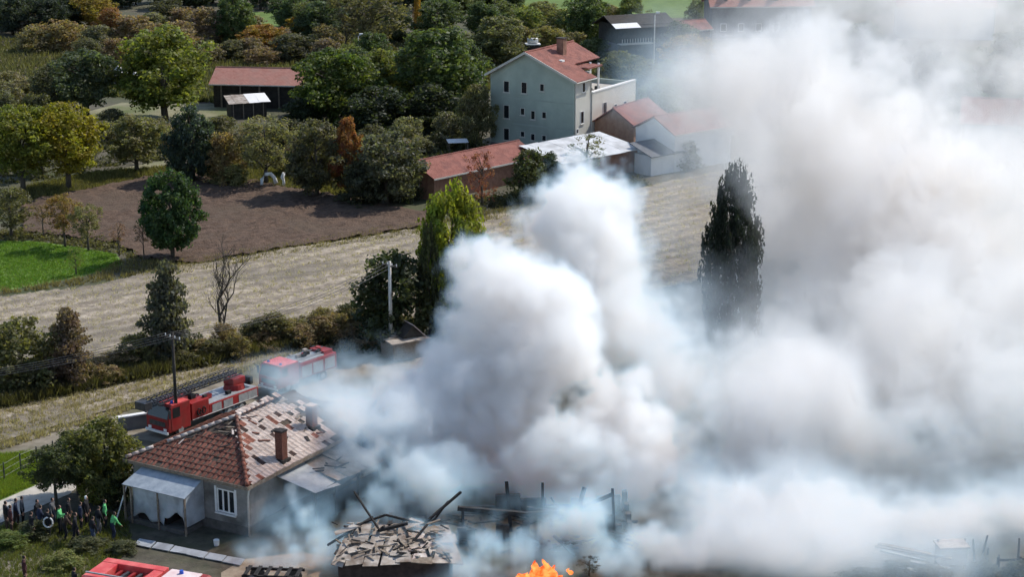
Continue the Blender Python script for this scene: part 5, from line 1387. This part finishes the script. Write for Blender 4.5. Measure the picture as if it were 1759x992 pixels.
# ------------------------------------------------------------------ people
def person_mesh(pose, cols, hat=None):
    """one continuous body grown from a skeleton; pose gives joint offsets"""
    g = lambda k, d: Vector(pose.get(k, d))
    V, E, RAD = [], [], []
    def vtx(p, r, par=None):
        V.append(Vector(p)); RAD.append(r if isinstance(r, tuple) else (r, r))
        if par is not None: E.append((par, len(V) - 1))
        return len(V) - 1
    lean = Vector(pose.get('lean', (0, 0, 0)))
    pel = vtx((0, 0, .95), (.185, .15))
    ch = vtx(Vector((0, 0, 1.18)) + lean * .5, (.18, .14), pel)
    sh = vtx(Vector((0, 0, 1.40)) + lean, (.19, .135), ch)
    nk = vtx(Vector((0, .01, 1.50)) + lean, .055, sh)
    jaw = vtx(Vector((0, .03, 1.585)) + lean * 1.05, (.075, .085), nk)
    hd = vtx(Vector((0, .015, 1.68)) + lean * 1.08, (.085, .10), jaw)
    cr_ = vtx(Vector((0, .0, 1.76)) + lean * 1.1, (.05, .06), hd)
    parts = {pel: 'l', ch: 't', sh: 't', nk: 's', jaw: 's', hd: 'h', cr_: 'h'}
    nose = vtx(Vector((0, .115, 1.62)) + lean * 1.05, .018, jaw); parts[nose] = 's'
    for s, side in ((-1, 'L'), (1, 'R')):
        s0 = vtx(Vector((s * .215, 0, 1.41)) + lean, .085, sh); parts[s0] = 't'
        el = vtx(V[s0] + g('el' + side, (s * .05, -.02, -.28)), .066, s0); parts[el] = 't'
        wr = vtx(V[el] + g('wr' + side, (s * .01, .08, -.25)), .045, el); parts[wr] = 't'
        d = (V[wr] - V[el]).normalized()
        pm = vtx(V[wr] + d * .09, (.042, .02), wr); parts[pm] = 's'
        side_v = d.cross(Vector((0, 1, 0.2))).normalized()
        for k, (o_, l_) in enumerate(((-.032, .075), (-.011, .09), (.011, .085), (.032, .065))):
            a = vtx(V[pm] + side_v * o_ + d * l_ * .55, .0095, pm); parts[a] = 's'
            b_ = vtx(V[a] + d * l_ * .45 + Vector((0, .018, 0)), .008, a); parts[b_] = 's'
        th = vtx(V[wr] + d * .05 + side_v * .055 + Vector((0, .02, 0)), .011, wr); parts[th] = 's'
        hp = vtx((s * .095, 0, .88), .115, pel); parts[hp] = 'l'
        kn = vtx(V[hp] + g('kn' + side, (s * .01, .02, -.42)), .085, hp); parts[kn] = 'l'
        an = vtx(V[kn] + g('an' + side, (0, -.03, -.40)), .062, kn); parts[an] = 'l'
        an_p = V[an]
        ft = vtx((an_p.x, an_p.y + .03, max(.035, an_p.z - .06)), (.045, .04), an); parts[ft] = 'b'
        to = vtx((an_p.x + s * .02, an_p.y + .19, max(.03, an_p.z - .065)), (.045, .03), ft); parts[to] = 'b'
    me = bpy.data.meshes.new("person"); me.from_pydata([tuple(v) for v in V], E, [])
    ob = bpy.data.objects.new("person_tmp", me); scene.collection.objects.link(ob)
    sk = ob.modifiers.new("skin", 'SKIN'); sk.use_smooth_shade = True
    for i, r in enumerate(RAD): me.skin_vertices[0].data[i].radius = r
    me.skin_vertices[0].data[0].use_root = True
    ob.modifiers.new("sub", 'SUBSURF').levels = 1
    dg = bpy.context.evaluated_depsgraph_get()
    out = bpy.data.meshes.new_from_object(ob.evaluated_get(dg))
    bpy.data.objects.remove(ob); bpy.data.meshes.remove(me)
    out.name = "person"
    out.materials.clear()
    order = ['t', 'l', 's', 'h', 'b']
    for k in order: out.materials.append(cols[k])
    SV = np.array([tuple(v) for v in V])
    for pl in out.polygons:
        c = np.array(pl.center)
        i = int(np.argmin(((SV - c) ** 2).sum(1) - 0.6 * np.array([max(r) ** 2 for r in RAD])))
        k = parts[i]
        if i in (jaw, hd) and c[1] > V[hd].y + .045 and c[2] < V[hd].z + .05: k = 's'
        pl.material_index = order.index(k)
    zmin = min(v.co.z for v in out.vertices)
    for v in out.vertices: v.co.z -= zmin
    return out
def cloth(name, c): return mat("cloth_" + name, c, tuple(min(1, v * 1.35) for v in c), 5, .9, .2, 20)
SKIN, HAIR, BOOT = mat("skin", (.36, .20, .14), (.42, .25, .18), 8, .6), mat("dark_hair", (.015, .012, .01), (.03, .025, .02), 20, .7), mat("boots", (.02, .018, .016), rough=.7)
C = {n: cloth(n, c) for n, c in dict(black=(.012, .012, .014), navy=(.02, .025, .045), grey=(.09, .09, .095), brown=(.05, .032, .024), jeans=(.035, .05, .085), khaki=(.12, .10, .07), vest=(.11, .40, .14), darkred=(.09, .02, .02), white=(.6, .6, .58), maroon=(.05, .018, .018)).items()}
walk = dict(knL=(-.01, .14, -.40), anL=(0, -.06, -.40), knR=(.01, -.04, -.42), anR=(0, -.20, -.34), elL=(-.05, -.12, -.25), elR=(.05, .08, -.26), lean=(0, .05, 0))
bend = dict(lean=(0, .14, -.03), elL=(-.04, .10, -.26), elR=(.04, .12, -.26), wrL=(.05, .16, -.18), wrR=(-.05, .16, -.18), knL=(-.01, .12, -.40), anL=(0, -.12, -.38), knR=(.01, .10, -.40), anR=(0, -.14, -.38))
stand = dict()
reach = dict(elR=(.08, .16, -.16), wrR=(-.04, .22, .04), elL=(-.06, .04, -.27), knL=(-.02, .06, -.41))
hips = dict(elL=(-.16, -.06, -.22), wrL=(.12, .10, -.14), elR=(.06, -.02, -.27))
def person(px, py, face, pose, top, legs, lab, hat=None, extra=None, hgt=1.0):
    p = G(px, py)
    cols = {'t': C[top], 'l': C[legs], 's': SKIN, 'h': C[hat] if hat else HAIR, 'b': BOOT}
    o = link(bpy.data.objects.new("person", person_mesh(pose, cols)))
    o.location = (p.x, p.y, .0); o.rotation_euler = (0, 0, R(face)); o.scale = (hgt,) * 3
    tag(o, lab, "person", "onlookers and helpers beside the house")
    return o
person(12, 912, -60, stand, 'black', 'brown', "person in black top at the left edge of the group of onlookers", hgt=1.02)
person(20, 918, -70, hips, 'maroon', 'brown', "person in dark maroon standing half behind the one at the left edge")
person(40, 902, -80, stand, 'grey', 'black', "person in dark grey on the pale path, second clump from the left edge")
person(70, 918, -60, walk, 'navy', 'jeans', "person in navy walking alone toward the crowd from the left")
person(84, 925, -50, hips, 'black', 'black', "person in black carrying a white coiled hose ring at the hip")
person(66, 908, -100, stand, 'black', 'grey', "person in black left of the hose ring")
person(104, 918, -90, reach, 'vest', 'black', "helper in a bright green vest among the crowd left of the house")
person(112, 930, -70, bend, 'brown', 'black', "person in brown bending beside the green-vested helper")
person(130, 935, -85, walk, 'black', 'black', "tall person all in black at the middle of the crowd", hgt=1.08)
person(150, 904, -100, stand, 'black', 'black', "person in black with a white cap standing behind the crowd", hat='white', hgt=1.05)
person(170, 920, -60, walk, 'black', 'grey', "person in black walking between the white cap and the second green vest")
person(194, 930, -55, bend, 'vest', 'navy', "helper in a bright green vest bending near the house corner")
person(120, 905, -90, stand, 'black', 'black', "person in black standing behind the first green vest")
person(28, 906, -80, walk, 'navy', 'brown', "person in navy between the dark maroon and the dark grey figures")
person(56, 930, -60, stand, 'black', 'khaki', "person with khaki trousers at the front of the left clump")
person(92, 905, -100, hips, 'grey', 'navy', "person in grey with hands on hips behind the hose ring")
person(140, 912, -75, stand, 'navy', 'black', "person in navy just left of the white cap")
person(160, 938, -60, walk, 'black', 'jeans', "person in jeans walking in front of the white cap")
person(182, 908, -80, stand, 'vest', 'black', "helper in a bright green vest standing upright behind the bending one")
person(44, 1008, -70, stand, 'maroon', 'maroon', "person in dark red clothes at the bottom left corner")
person(130, 1028, -60, stand, 'black', 'black', "person in black whose head shows at the bottom edge left of the engine", hgt=.98)
p = G(86, 925); hr = []
for k in range(25):
    a = 2 * math.pi * k / 24; hr.append((.26 * math.cos(a), -.2, 1.02 + .30 * math.sin(a)))
o = MB().tube(hr, .045, 7).build("hose_ring", M_white, None, True); o.location = (p.x, p.y, 0); tag(o, "white coiled hose held at a person's hip", "hose")
# ------------------------------------------------------------------ smoke: one drifting volume with a baked density grid
def build_smoke():
    rng = np.random.default_rng(11)
    lo = np.array([-24.0, 88.0, -0.3]); hi = np.array([72.0, 182.0, 38.0]); vx = VOX
    n = np.round((hi - lo) / vx).astype(int)
    n = np.array([int(math.ceil(k / 12) * 12) for k in n])
    hi = lo + n * vx
    ax = [np.linspace(lo[i], hi[i], n[i], dtype=np.float32) for i in range(3)]
    Fd = np.full(n, -1.0, np.float32)          # how deep inside the nearest billow (1 = centre)
    Wt = np.zeros(n, np.float32)               # density of that billow
    Th = np.zeros(n, np.float32)               # thin veils

    def window(c, r):
        i0 = np.maximum(0, np.floor((c - r - lo) / (hi - lo) * (n - 1)).astype(int))
        i1 = np.minimum(n, np.ceil((c + r - lo) / (hi - lo) * (n - 1)).astype(int) + 1)
        if np.any(i1 <= i0):
            return None
        sl = tuple(slice(i0[k], i1[k]) for k in range(3))
        dx = ax[0][sl[0]][:, None, None] - np.float32(c[0])
        dy = ax[1][sl[1]][None, :, None] - np.float32(c[1])
        dz = ax[2][sl[2]][None, None, :] - np.float32(c[2])
        return sl, dx, dy, dz

    def billow(c, r, w, soft):
        # soft = metres of thickness over which the billow fills up
        wi = window(c, r * 1.35)
        if wi is None:
            return
        sl, dx, dy, dz = wi
        d = (r - np.sqrt(dx * dx + dy * dy + dz * dz)) / soft
        f = Fd[sl]
        m = d > f
        f[m] = d[m]
        ww = Wt[sl]
        ww[m] = w
    def puff(px, py, depth, rpx, w=1.0, kids=26, soft=1.1):
        c = np.array(AT(px, py, depth)); r = rpx * depth / F
        billow(c, r, w, soft)
        for k in range(kids):
            v = rng.normal(size=3); v /= np.linalg.norm(v)
            rr = r * rng.uniform(0.22, 0.48)
            cc = c + v * (r * rng.uniform(0.72, 0.98))
            billow(cc, rr, w * rng.uniform(0.75, 1.1), soft)
            if rr > 1.0:
                for q in range(4):
                    v2 = rng.normal(size=3); v2 /= np.linalg.norm(v2)
                    billow(cc + v2 * rr * 0.85, rr * rng.uniform(0.3, 0.5), w * rng.uniform(0.7, 1.0), soft)

    def veil(px, py, depth, rx, ry, rz, w):
        c = np.array(AT(px, py, depth))
        wi = window(c, np.array([rx, ry, rz]) * 1.8)
        if wi is None:
            return
        sl, dx, dy, dz = wi
        g = (dx / rx) ** 2 + (dy / ry) ** 2 + (dz / rz) ** 2
        Th[sl] += np.float32(w) * np.clip(1.25 * np.exp(-g) - 0.06, 0, None).astype(np.float32)

    SMOKE_SHAPE(puff, veil)

    # fractal noise by spectrum
    def fractal(p, kmin, kmax, seed):
        r2 = np.random.default_rng(seed)
        m = np.array([int(k) for k in n])
        w = r2.standard_normal(m).astype(np.float32)
        S = np.fft.rfftn(w)
        kx = np.fft.fftfreq(m[0], vx)[:, None, None]
        ky = np.fft.fftfreq(m[1], vx)[None, :, None]
        kz = np.fft.rfftfreq(m[2], vx)[None, None, :]
        k = np.sqrt(kx * kx + ky * ky + kz * kz)
        amp = np.where((k > kmin) & (k < kmax), 1.0 / np.maximum(k, 1e-6) ** p, 0.0)
        f = np.fft.irfftn(S * amp, s=tuple(m)).astype(np.float32)
        return f / f.std()
    n1 = fractal(2.6, 0.05, 1.3, 3)
    n2 = fractal(2.1, 0.10, 1.6, 7)
    bil = np.abs(n1)                                   # billowed: creases where it is zero
    n3 = fractal(1.3, 0.35, 1.6, 9)
    s = np.clip(Fd + 0.62 * (bil - 0.8) + 0.30 * n2 + 0.27 * n3, 0, 1)
    dense = Wt * s * s * (3 - 2 * s)
    thin = Th * np.clip(0.62 + 0.75 * n1 + 0.40 * n2 + 0.2 * n3, 0.0, 3.5)
    dens = (dense + thin).astype(np.float32)
    # nothing reaches the faces of the grid
    for a in range(3):
        idx = [slice(None)] * 3
        for e in (0, -1):
            idx[a] = e
            dens[tuple(idx)] = 0.0
    dens[dens < 0.004] = 0.0

    # three voxels of a column share one vertex, so the grid stays light
    N = int(np.prod(n)) // 3
    me = bpy.data.meshes.new("smoke")
    me.vertices.add(N)
    co = np.empty((n[0], n[1], n[2] // 3, 3), np.float32)
    co[..., 0] = ax[0][:, None, None]; co[..., 1] = ax[1][None, :, None]; co[..., 2] = ax[2][None, None, 1::3]
    me.vertices.foreach_set("co", co.ravel())
    at = me.attributes.new("smoke_density", 'FLOAT_VECTOR', 'POINT')
    at.data.foreach_set("vector", dens.ravel())
    ob = bpy.data.objects.new("smoke", me)
    scene.collection.objects.link(ob)
    ob["kind"] = "stuff"
    ob["label"] = "thick white and blue-grey smoke billowing from the burning house"
    ob["category"] = "smoke"

    ng = bpy.data.node_groups.new("smoke_grid", 'GeometryNodeTree')
    ng.interface.new_socket("Geometry", in_out='INPUT', socket_type='NodeSocketGeometry')
    ng.interface.new_socket("Geometry", in_out='OUTPUT', socket_type='NodeSocketGeometry')
    N_, L = ng.nodes.new, ng.links.new
    gi, go = N_("NodeGroupInput"), N_("NodeGroupOutput")
    pos = N_("GeometryNodeInputPosition")
    def vm(op, a, b):
        m = N_("ShaderNodeVectorMath"); m.operation = op
        L(a, m.inputs[0])
        m.inputs[1].default_value = b
        return m.outputs[0]
    t = vm('SUBTRACT', pos.outputs[0], tuple(lo))
    t = vm('MULTIPLY', t, tuple((n - 1) / (hi - lo)))
    t = vm('ADD', t, (0.5, 0.5, 0.5))
    fl = N_("ShaderNodeVectorMath"); fl.operation = 'FLOOR'; L(t, fl.inputs[0])
    sx = N_("ShaderNodeSeparateXYZ"); L(fl.outputs[0], sx.inputs[0])
    def im(op, a, b):
        m = N_("FunctionNodeIntegerMath"); m.operation = op
        for k, v in enumerate((a, b)):
            if isinstance(v, int): m.inputs[k].default_value = v
            else: L(v, m.inputs[k])
        return m.outputs[0]
    ix = im('ADD', im('MULTIPLY', sx.outputs[0], int(n[1] * n[2])), im('ADD', im('MULTIPLY', sx.outputs[1], int(n[2])), sx.outputs[2]))
    na = N_("GeometryNodeInputNamedAttribute"); na.data_type = 'FLOAT_VECTOR'; na.inputs["Name"].default_value = "smoke_density"
    si = N_("GeometryNodeSampleIndex"); si.data_type = 'FLOAT_VECTOR'; si.domain = 'POINT'
    L(gi.outputs[0], si.inputs["Geometry"]); L(na.outputs["Attribute"], si.inputs["Value"]); L(im('DIVIDE_FLOOR', ix, 3), si.inputs["Index"])
    sv = N_("ShaderNodeSeparateXYZ"); L(si.outputs["Value"], sv.inputs[0])
    rem = im('MODULO', ix, 3)
    def pick(k, false_, true_):
        c = N_("FunctionNodeCompare"); c.data_type = 'INT'; c.operation = 'EQUAL'; L(rem, c.inputs[2]); c.inputs[3].default_value = k
        w = N_("GeometryNodeSwitch"); w.input_type = 'FLOAT'; L(c.outputs[0], w.inputs[0]); L(false_, w.inputs[1]); L(true_, w.inputs[2])
        return w.outputs[0]
    value = pick(0, pick(1, sv.outputs[2], sv.outputs[1]), sv.outputs[0])
    vc = N_("GeometryNodeVolumeCube")
    L(value, vc.inputs["Density"])
    vc.inputs["Min"].default_value = tuple(lo); vc.inputs["Max"].default_value = tuple(hi)
    for k, nm in enumerate(("Resolution X", "Resolution Y", "Resolution Z")):
        vc.inputs[nm].default_value = int(n[k])
    sm = N_("GeometryNodeSetMaterial"); sm.inputs["Material"].default_value = smoke_material()
    L(vc.outputs[0], sm.inputs[0]); L(sm.outputs[0], go.inputs[0])
    md = ob.modifiers.new("smoke_grid", 'NODES'); md.node_group = ng
    me.materials.append(smoke_material())
    return ob

def smoke_material():
    m = bpy.data.materials.get("smoke")
    if m: return m
    m = bpy.data.materials.new("smoke"); m.use_nodes = True
    nt = m.node_tree; nt.nodes.clear()
    out = nt.nodes.new("ShaderNodeOutputMaterial")
    at = nt.nodes.new("ShaderNodeAttribute"); at.attribute_name = "density"
    N = nt.nodes.new; L = nt.links.new
    sc = N("ShaderNodeVolumeScatter"); sc.inputs["Anisotropy"].default_value = 0.42
    cr = N("ShaderNodeValToRGB")          # fine fresh smoke scatters blue, thick rolls are nearly neutral
    cr.color_ramp.elements[0].position = 0.10; cr.color_ramp.elements[0].color = (0.56, 0.80, 1.0, 1)
    cr.color_ramp.elements[1].position = 0.85; cr.color_ramp.elements[1].color = (0.90, 0.955, 1.0, 1)
    L(at.outputs["Fac"], cr.inputs[0])
    # the old smoke of the high plume is browner: more tar in it
    ge = N("ShaderNodeNewGeometry"); sx = N("ShaderNodeSeparateXYZ"); L(ge.outputs["Position"], sx.inputs[0])
    def ramp(sock, a, b):
        r = N("ShaderNodeMapRange"); r.interpolation_type = 'SMOOTHSTEP'; r.inputs["From Min"].default_value = a; r.inputs["From Max"].default_value = b
        L(sock, r.inputs["Value"]); return r.outputs[0]
    wf = N("ShaderNodeMath"); wf.operation = 'MULTIPLY'; L(ramp(sx.outputs[0], 8, 18), wf.inputs[0]); L(ramp(sx.outputs[2], 0, 8), wf.inputs[1])
    mc = N("ShaderNodeMix"); mc.data_type = 'RGBA'; L(wf.outputs[0], mc.inputs["Factor"]); L(cr.outputs[0], mc.inputs["A"]); mc.inputs["B"].default_value = (0.90, 0.95, 1.0, 1)
    lw = N("ShaderNodeMix"); lw.data_type = 'RGBA'; lf = N("ShaderNodeMath"); lf.operation = 'MULTIPLY'; L(ramp(sx.outputs[2], 5.5, 1.5), lf.inputs[0]); L(ramp(sx.outputs[0], 11, 4), lf.inputs[1]); L(lf.outputs[0], lw.inputs["Factor"]); L(mc.outputs["Result"], lw.inputs["A"]); lw.inputs["B"].default_value = (0.46, 0.76, 1.0, 1)
    L(lw.outputs["Result"], sc.inputs["Color"])
    ab = N("ShaderNodeVolumeAbsorption")
    ma = N("ShaderNodeMix"); ma.data_type = 'RGBA'; L(wf.outputs[0], ma.inputs["Factor"]); ma.inputs["A"].default_value = (0.66, 0.74, 0.78, 1); ma.inputs["B"].default_value = (0.62, 0.46, 0.31, 1)
    L(ma.outputs["Result"], ab.inputs["Color"])
    m1 = nt.nodes.new("ShaderNodeMath"); m1.operation = 'MULTIPLY'; m1.inputs[1].default_value = 1.3
    m2 = nt.nodes.new("ShaderNodeMath"); m2.operation = 'MULTIPLY'; m2.inputs[1].default_value = 0.014
    ad = nt.nodes.new("ShaderNodeAddShader")
    L = nt.links.new
    L(at.outputs["Fac"], m1.inputs[0]); L(at.outputs["Fac"], m2.inputs[0])
    m3 = N("ShaderNodeMath"); m3.operation = 'MULTIPLY_ADD'; L(wf.outputs[0], m3.inputs[0]); m3.inputs[1].default_value = 0.085; m3.inputs[2].default_value = 0.014
    L(m3.outputs[0], m2.inputs[1])
    L(m1.outputs[0], sc.inputs["Density"]); L(m2.outputs[0], ab.inputs["Density"])
    L(sc.outputs[0], ad.inputs[0]); L(ab.outputs[0], ad.inputs[1]); L(ad.outputs[0], out.inputs["Volume"])
    return m

def SMOKE_SHAPE(puff, veil):
    # the white column that rises behind the ruin
    for a in [(858, 500, 113, 88), (930, 530, 114, 78), (812, 556, 112, 64), (890, 605, 113, 105), (800, 655, 112, 80), (965, 600, 114, 58), (965, 525, 114, 45),
              (722, 715, 111, 76), (655, 742, 110, 46), (840, 705, 113, 100), (760, 735, 112, 84), (605, 750, 108, 36), (570, 735, 107.5, 22, .6), (640, 715, 109, 34, .8), (700, 770, 110, 50)]:
        puff(*a, soft=.7, kids=40)
    # the paler lobe behind it
    for a in [(1000, 372, 124, 94, .95), (945, 390, 123, 58, .9), (1045, 350, 124, 60, .9), (1000, 450, 122, 84, .7), (1070, 475, 122, 70, .4), (1140, 520, 123, 56, .3), (1060, 560, 120, 95, .4), (1010, 520, 121, 70, .5), (1160, 575, 122, 40, .3)]:
        puff(*a, soft=1.1, kids=30)
    # beige roll close to the flames
    for a in [(985, 772, 110, 82), (1040, 720, 112, 80), (902, 785, 110, 44), (945, 728, 111, 45), (850, 826, 109, 24), (1090, 785, 111, 90), (880, 815, 109, 34), (965, 838, 109, 50), (830, 800, 110, 22), (920, 830, 109, 40)]:
        puff(*a, soft=.85, kids=30)
    # blue wisps low in front of the house and the ruin
    for a in [(520, 885, 101.5, 36, 1.7), (490, 912, 101, 34, 1.7), (545, 915, 101.2, 36, 1.4), (455, 948, 99.8, 26, 1.6), (500, 948, 99.8, 32, 1.5), (420, 965, 99, 16, 1.4), (560, 955, 100, 34, 1.0), (600, 925, 101, 26, .9),
              (640, 795, 105.5, 42, .8), (690, 812, 105.5, 52, .8), (660, 860, 104.5, 42, .7), (740, 850, 105.5, 48, .7), (620, 880, 103.5, 30, .7), (605, 810, 105, 26, .5), (780, 800, 107, 38, .6),
              (720, 912, 101.5, 28, 1.2), (690, 938, 101, 18, .8), (770, 915, 101.8, 38, 1.1), (820, 950, 100.8, 46, 1.0), (880, 960, 100.6, 44, 1.0), (760, 968, 100, 30, .9), (940, 925, 102, 40, 1.0), (1000, 900, 102.5, 44, 1.0), (930, 910, 102, 24, .7), (860, 918, 101.8, 26, .7),
              (1010, 950, 101.5, 32, .9), (840, 985, 99.5, 34, .9), (765, 945, 97.6, 38, 1.0), (715, 968, 97.2, 24, .8), (800, 978, 97, 34, .9), (845, 930, 98.6, 42, 1.0), (900, 940, 99, 40, 1.0), (960, 960, 99.5, 34, .8), (1050, 985, 99.5, 36, .8), (1120, 930, 102, 50, .8), (1180, 960, 101, 50, .7)]:
        puff(*a, soft=.8, kids=22)
    # the great plume drifting right and away: broad, soft and fairly even
    for a in [(1450, 285, 146, 165, .277), (1410, 180, 150, 120, .198), (1340, 130, 153, 85, .106), (1265, 185, 150, 70, .092), (1560, 330, 142, 135, .277), (1640, 310, 142, 84, .277), (1600, 430, 136, 150, .277),
              (1512, 470, 142, 170, .277), (1400, 400, 142, 90, .277), (1375, 545, 134, 66, .264), (1535, 640, 126, 180, .238), (1650, 620, 122, 170, .224), (1760, 700, 116, 165, .224), (1385, 745, 116, 145, .224),
              (1550, 800, 114, 155, .198), (1290, 690, 117, 85, .224), (1250, 800, 112, 110, .224), (1180, 765, 111, 90, .238), (1150, 860, 107, 90, .330), (1250, 905, 107, 95, .198), (1390, 890, 109, 110, .198),
              (1095, 935, 104, 64, .396), (1700, 850, 114, 130, .198), (1800, 560, 124, 130, .224), (1870, 800, 116, 150, .224), (1150, 655, 116, 84, .211), (1230, 650, 118, 48, .198), (1290, 270, 150, 75, .106), (1560, 190, 150, 90, .132), (1700, 420, 134, 90, .165)]:
        puff(*a, soft=2.6, kids=20)
    veil(1480, 420, 140, 11, 8, 12, .10)
    veil(1520, 720, 118, 12, 7, 8, .12)
    veil(1280, 800, 112, 7, 5, 5, .14)
    veil(1420, 730, 114, 8, 4, 4, .16)
    # thin veils
    veil(1650, 110, 168, 18, 9, 10, .075)
    veil(1560, 40, 168, 10, 8, 5, .035)
    veil(1760, 270, 162, 13, 9, 10, .10)
    veil(1720, 450, 140, 10, 9, 7, .12)
    veil(1260, 210, 156, 8, 7, 8, .09)
    veil(1260, 140, 158, 7, 6, 4, .03)
    veil(1075, 550, 121, 4.2, 4, 5.5, .14)
    veil(1262, 440, 128, 2.4, 2.2, 6.5, .085)
    veil(1130, 670, 114, 3.4, 4, 3.2, .2)
    veil(560, 662, 120, 5.5, 2.5, 1.5, .5)
    veil(480, 690, 118, 4.2, 2, .9, .36)
    veil(650, 640, 121, 3.4, 2.5, 2.0, .36)
    veil(525, 905, 101.5, 2.2, 1.4, 1.4, .7)
    veil(450, 955, 99.5, 2.0, 1, .7, .8)
    veil(560, 955, 100, 2.4, 1, .8, .6)
    veil(590, 760, 109, 2.6, 2.0, 1.3, .3)
    veil(585, 690, 105, 2.2, 1.6, 1.0, .34)
    veil(490, 680, 106, 1.8, 1.4, .6, .2)
    veil(640, 705, 106, 2.4, 1.6, 1.3, .6)
    veil(640, 850, 104, 2.6, 1.6, 1.8, .30)
    veil(740, 830, 105.5, 2.4, 1.6, 1.6, .26)
    veil(730, 930, 101, 2.6, 1.2, .9, .5)
    veil(830, 945, 100.5, 3.2, 1.5, 1.3, .75)
    veil(900, 985, 99, 3.6, 1.4, 1.0, .55)
    veil(760, 985, 99, 2.6, 1.2, .8, .4)
    veil(960, 905, 102, 3.6, 1.5, 1.4, .6)
    veil(1040, 950, 101, 3.0, 1.5, 1.4, .6)
    veil(1120, 985, 100, 3.4, 1.8, 1.5, .45)
    veil(1240, 960, 101, 4.4, 2.2, 2.4, .45)
    veil(1220, 880, 104, 4.5, 2.2, 2.6, .4)
    veil(1340, 870, 105, 4.5, 2.2, 2.6, .35)
    veil(1400, 965, 101, 5.0, 2.5, 2.2, .45)
    veil(1520, 920, 104, 5.0, 2.5, 2.4, .4)
    veil(1680, 895, 106, 9, 3.0, 2.6, .5)
    veil(1640, 965, 97, 8, 2.5, 1.8, .14)
VOX = 0.29
build_smoke()
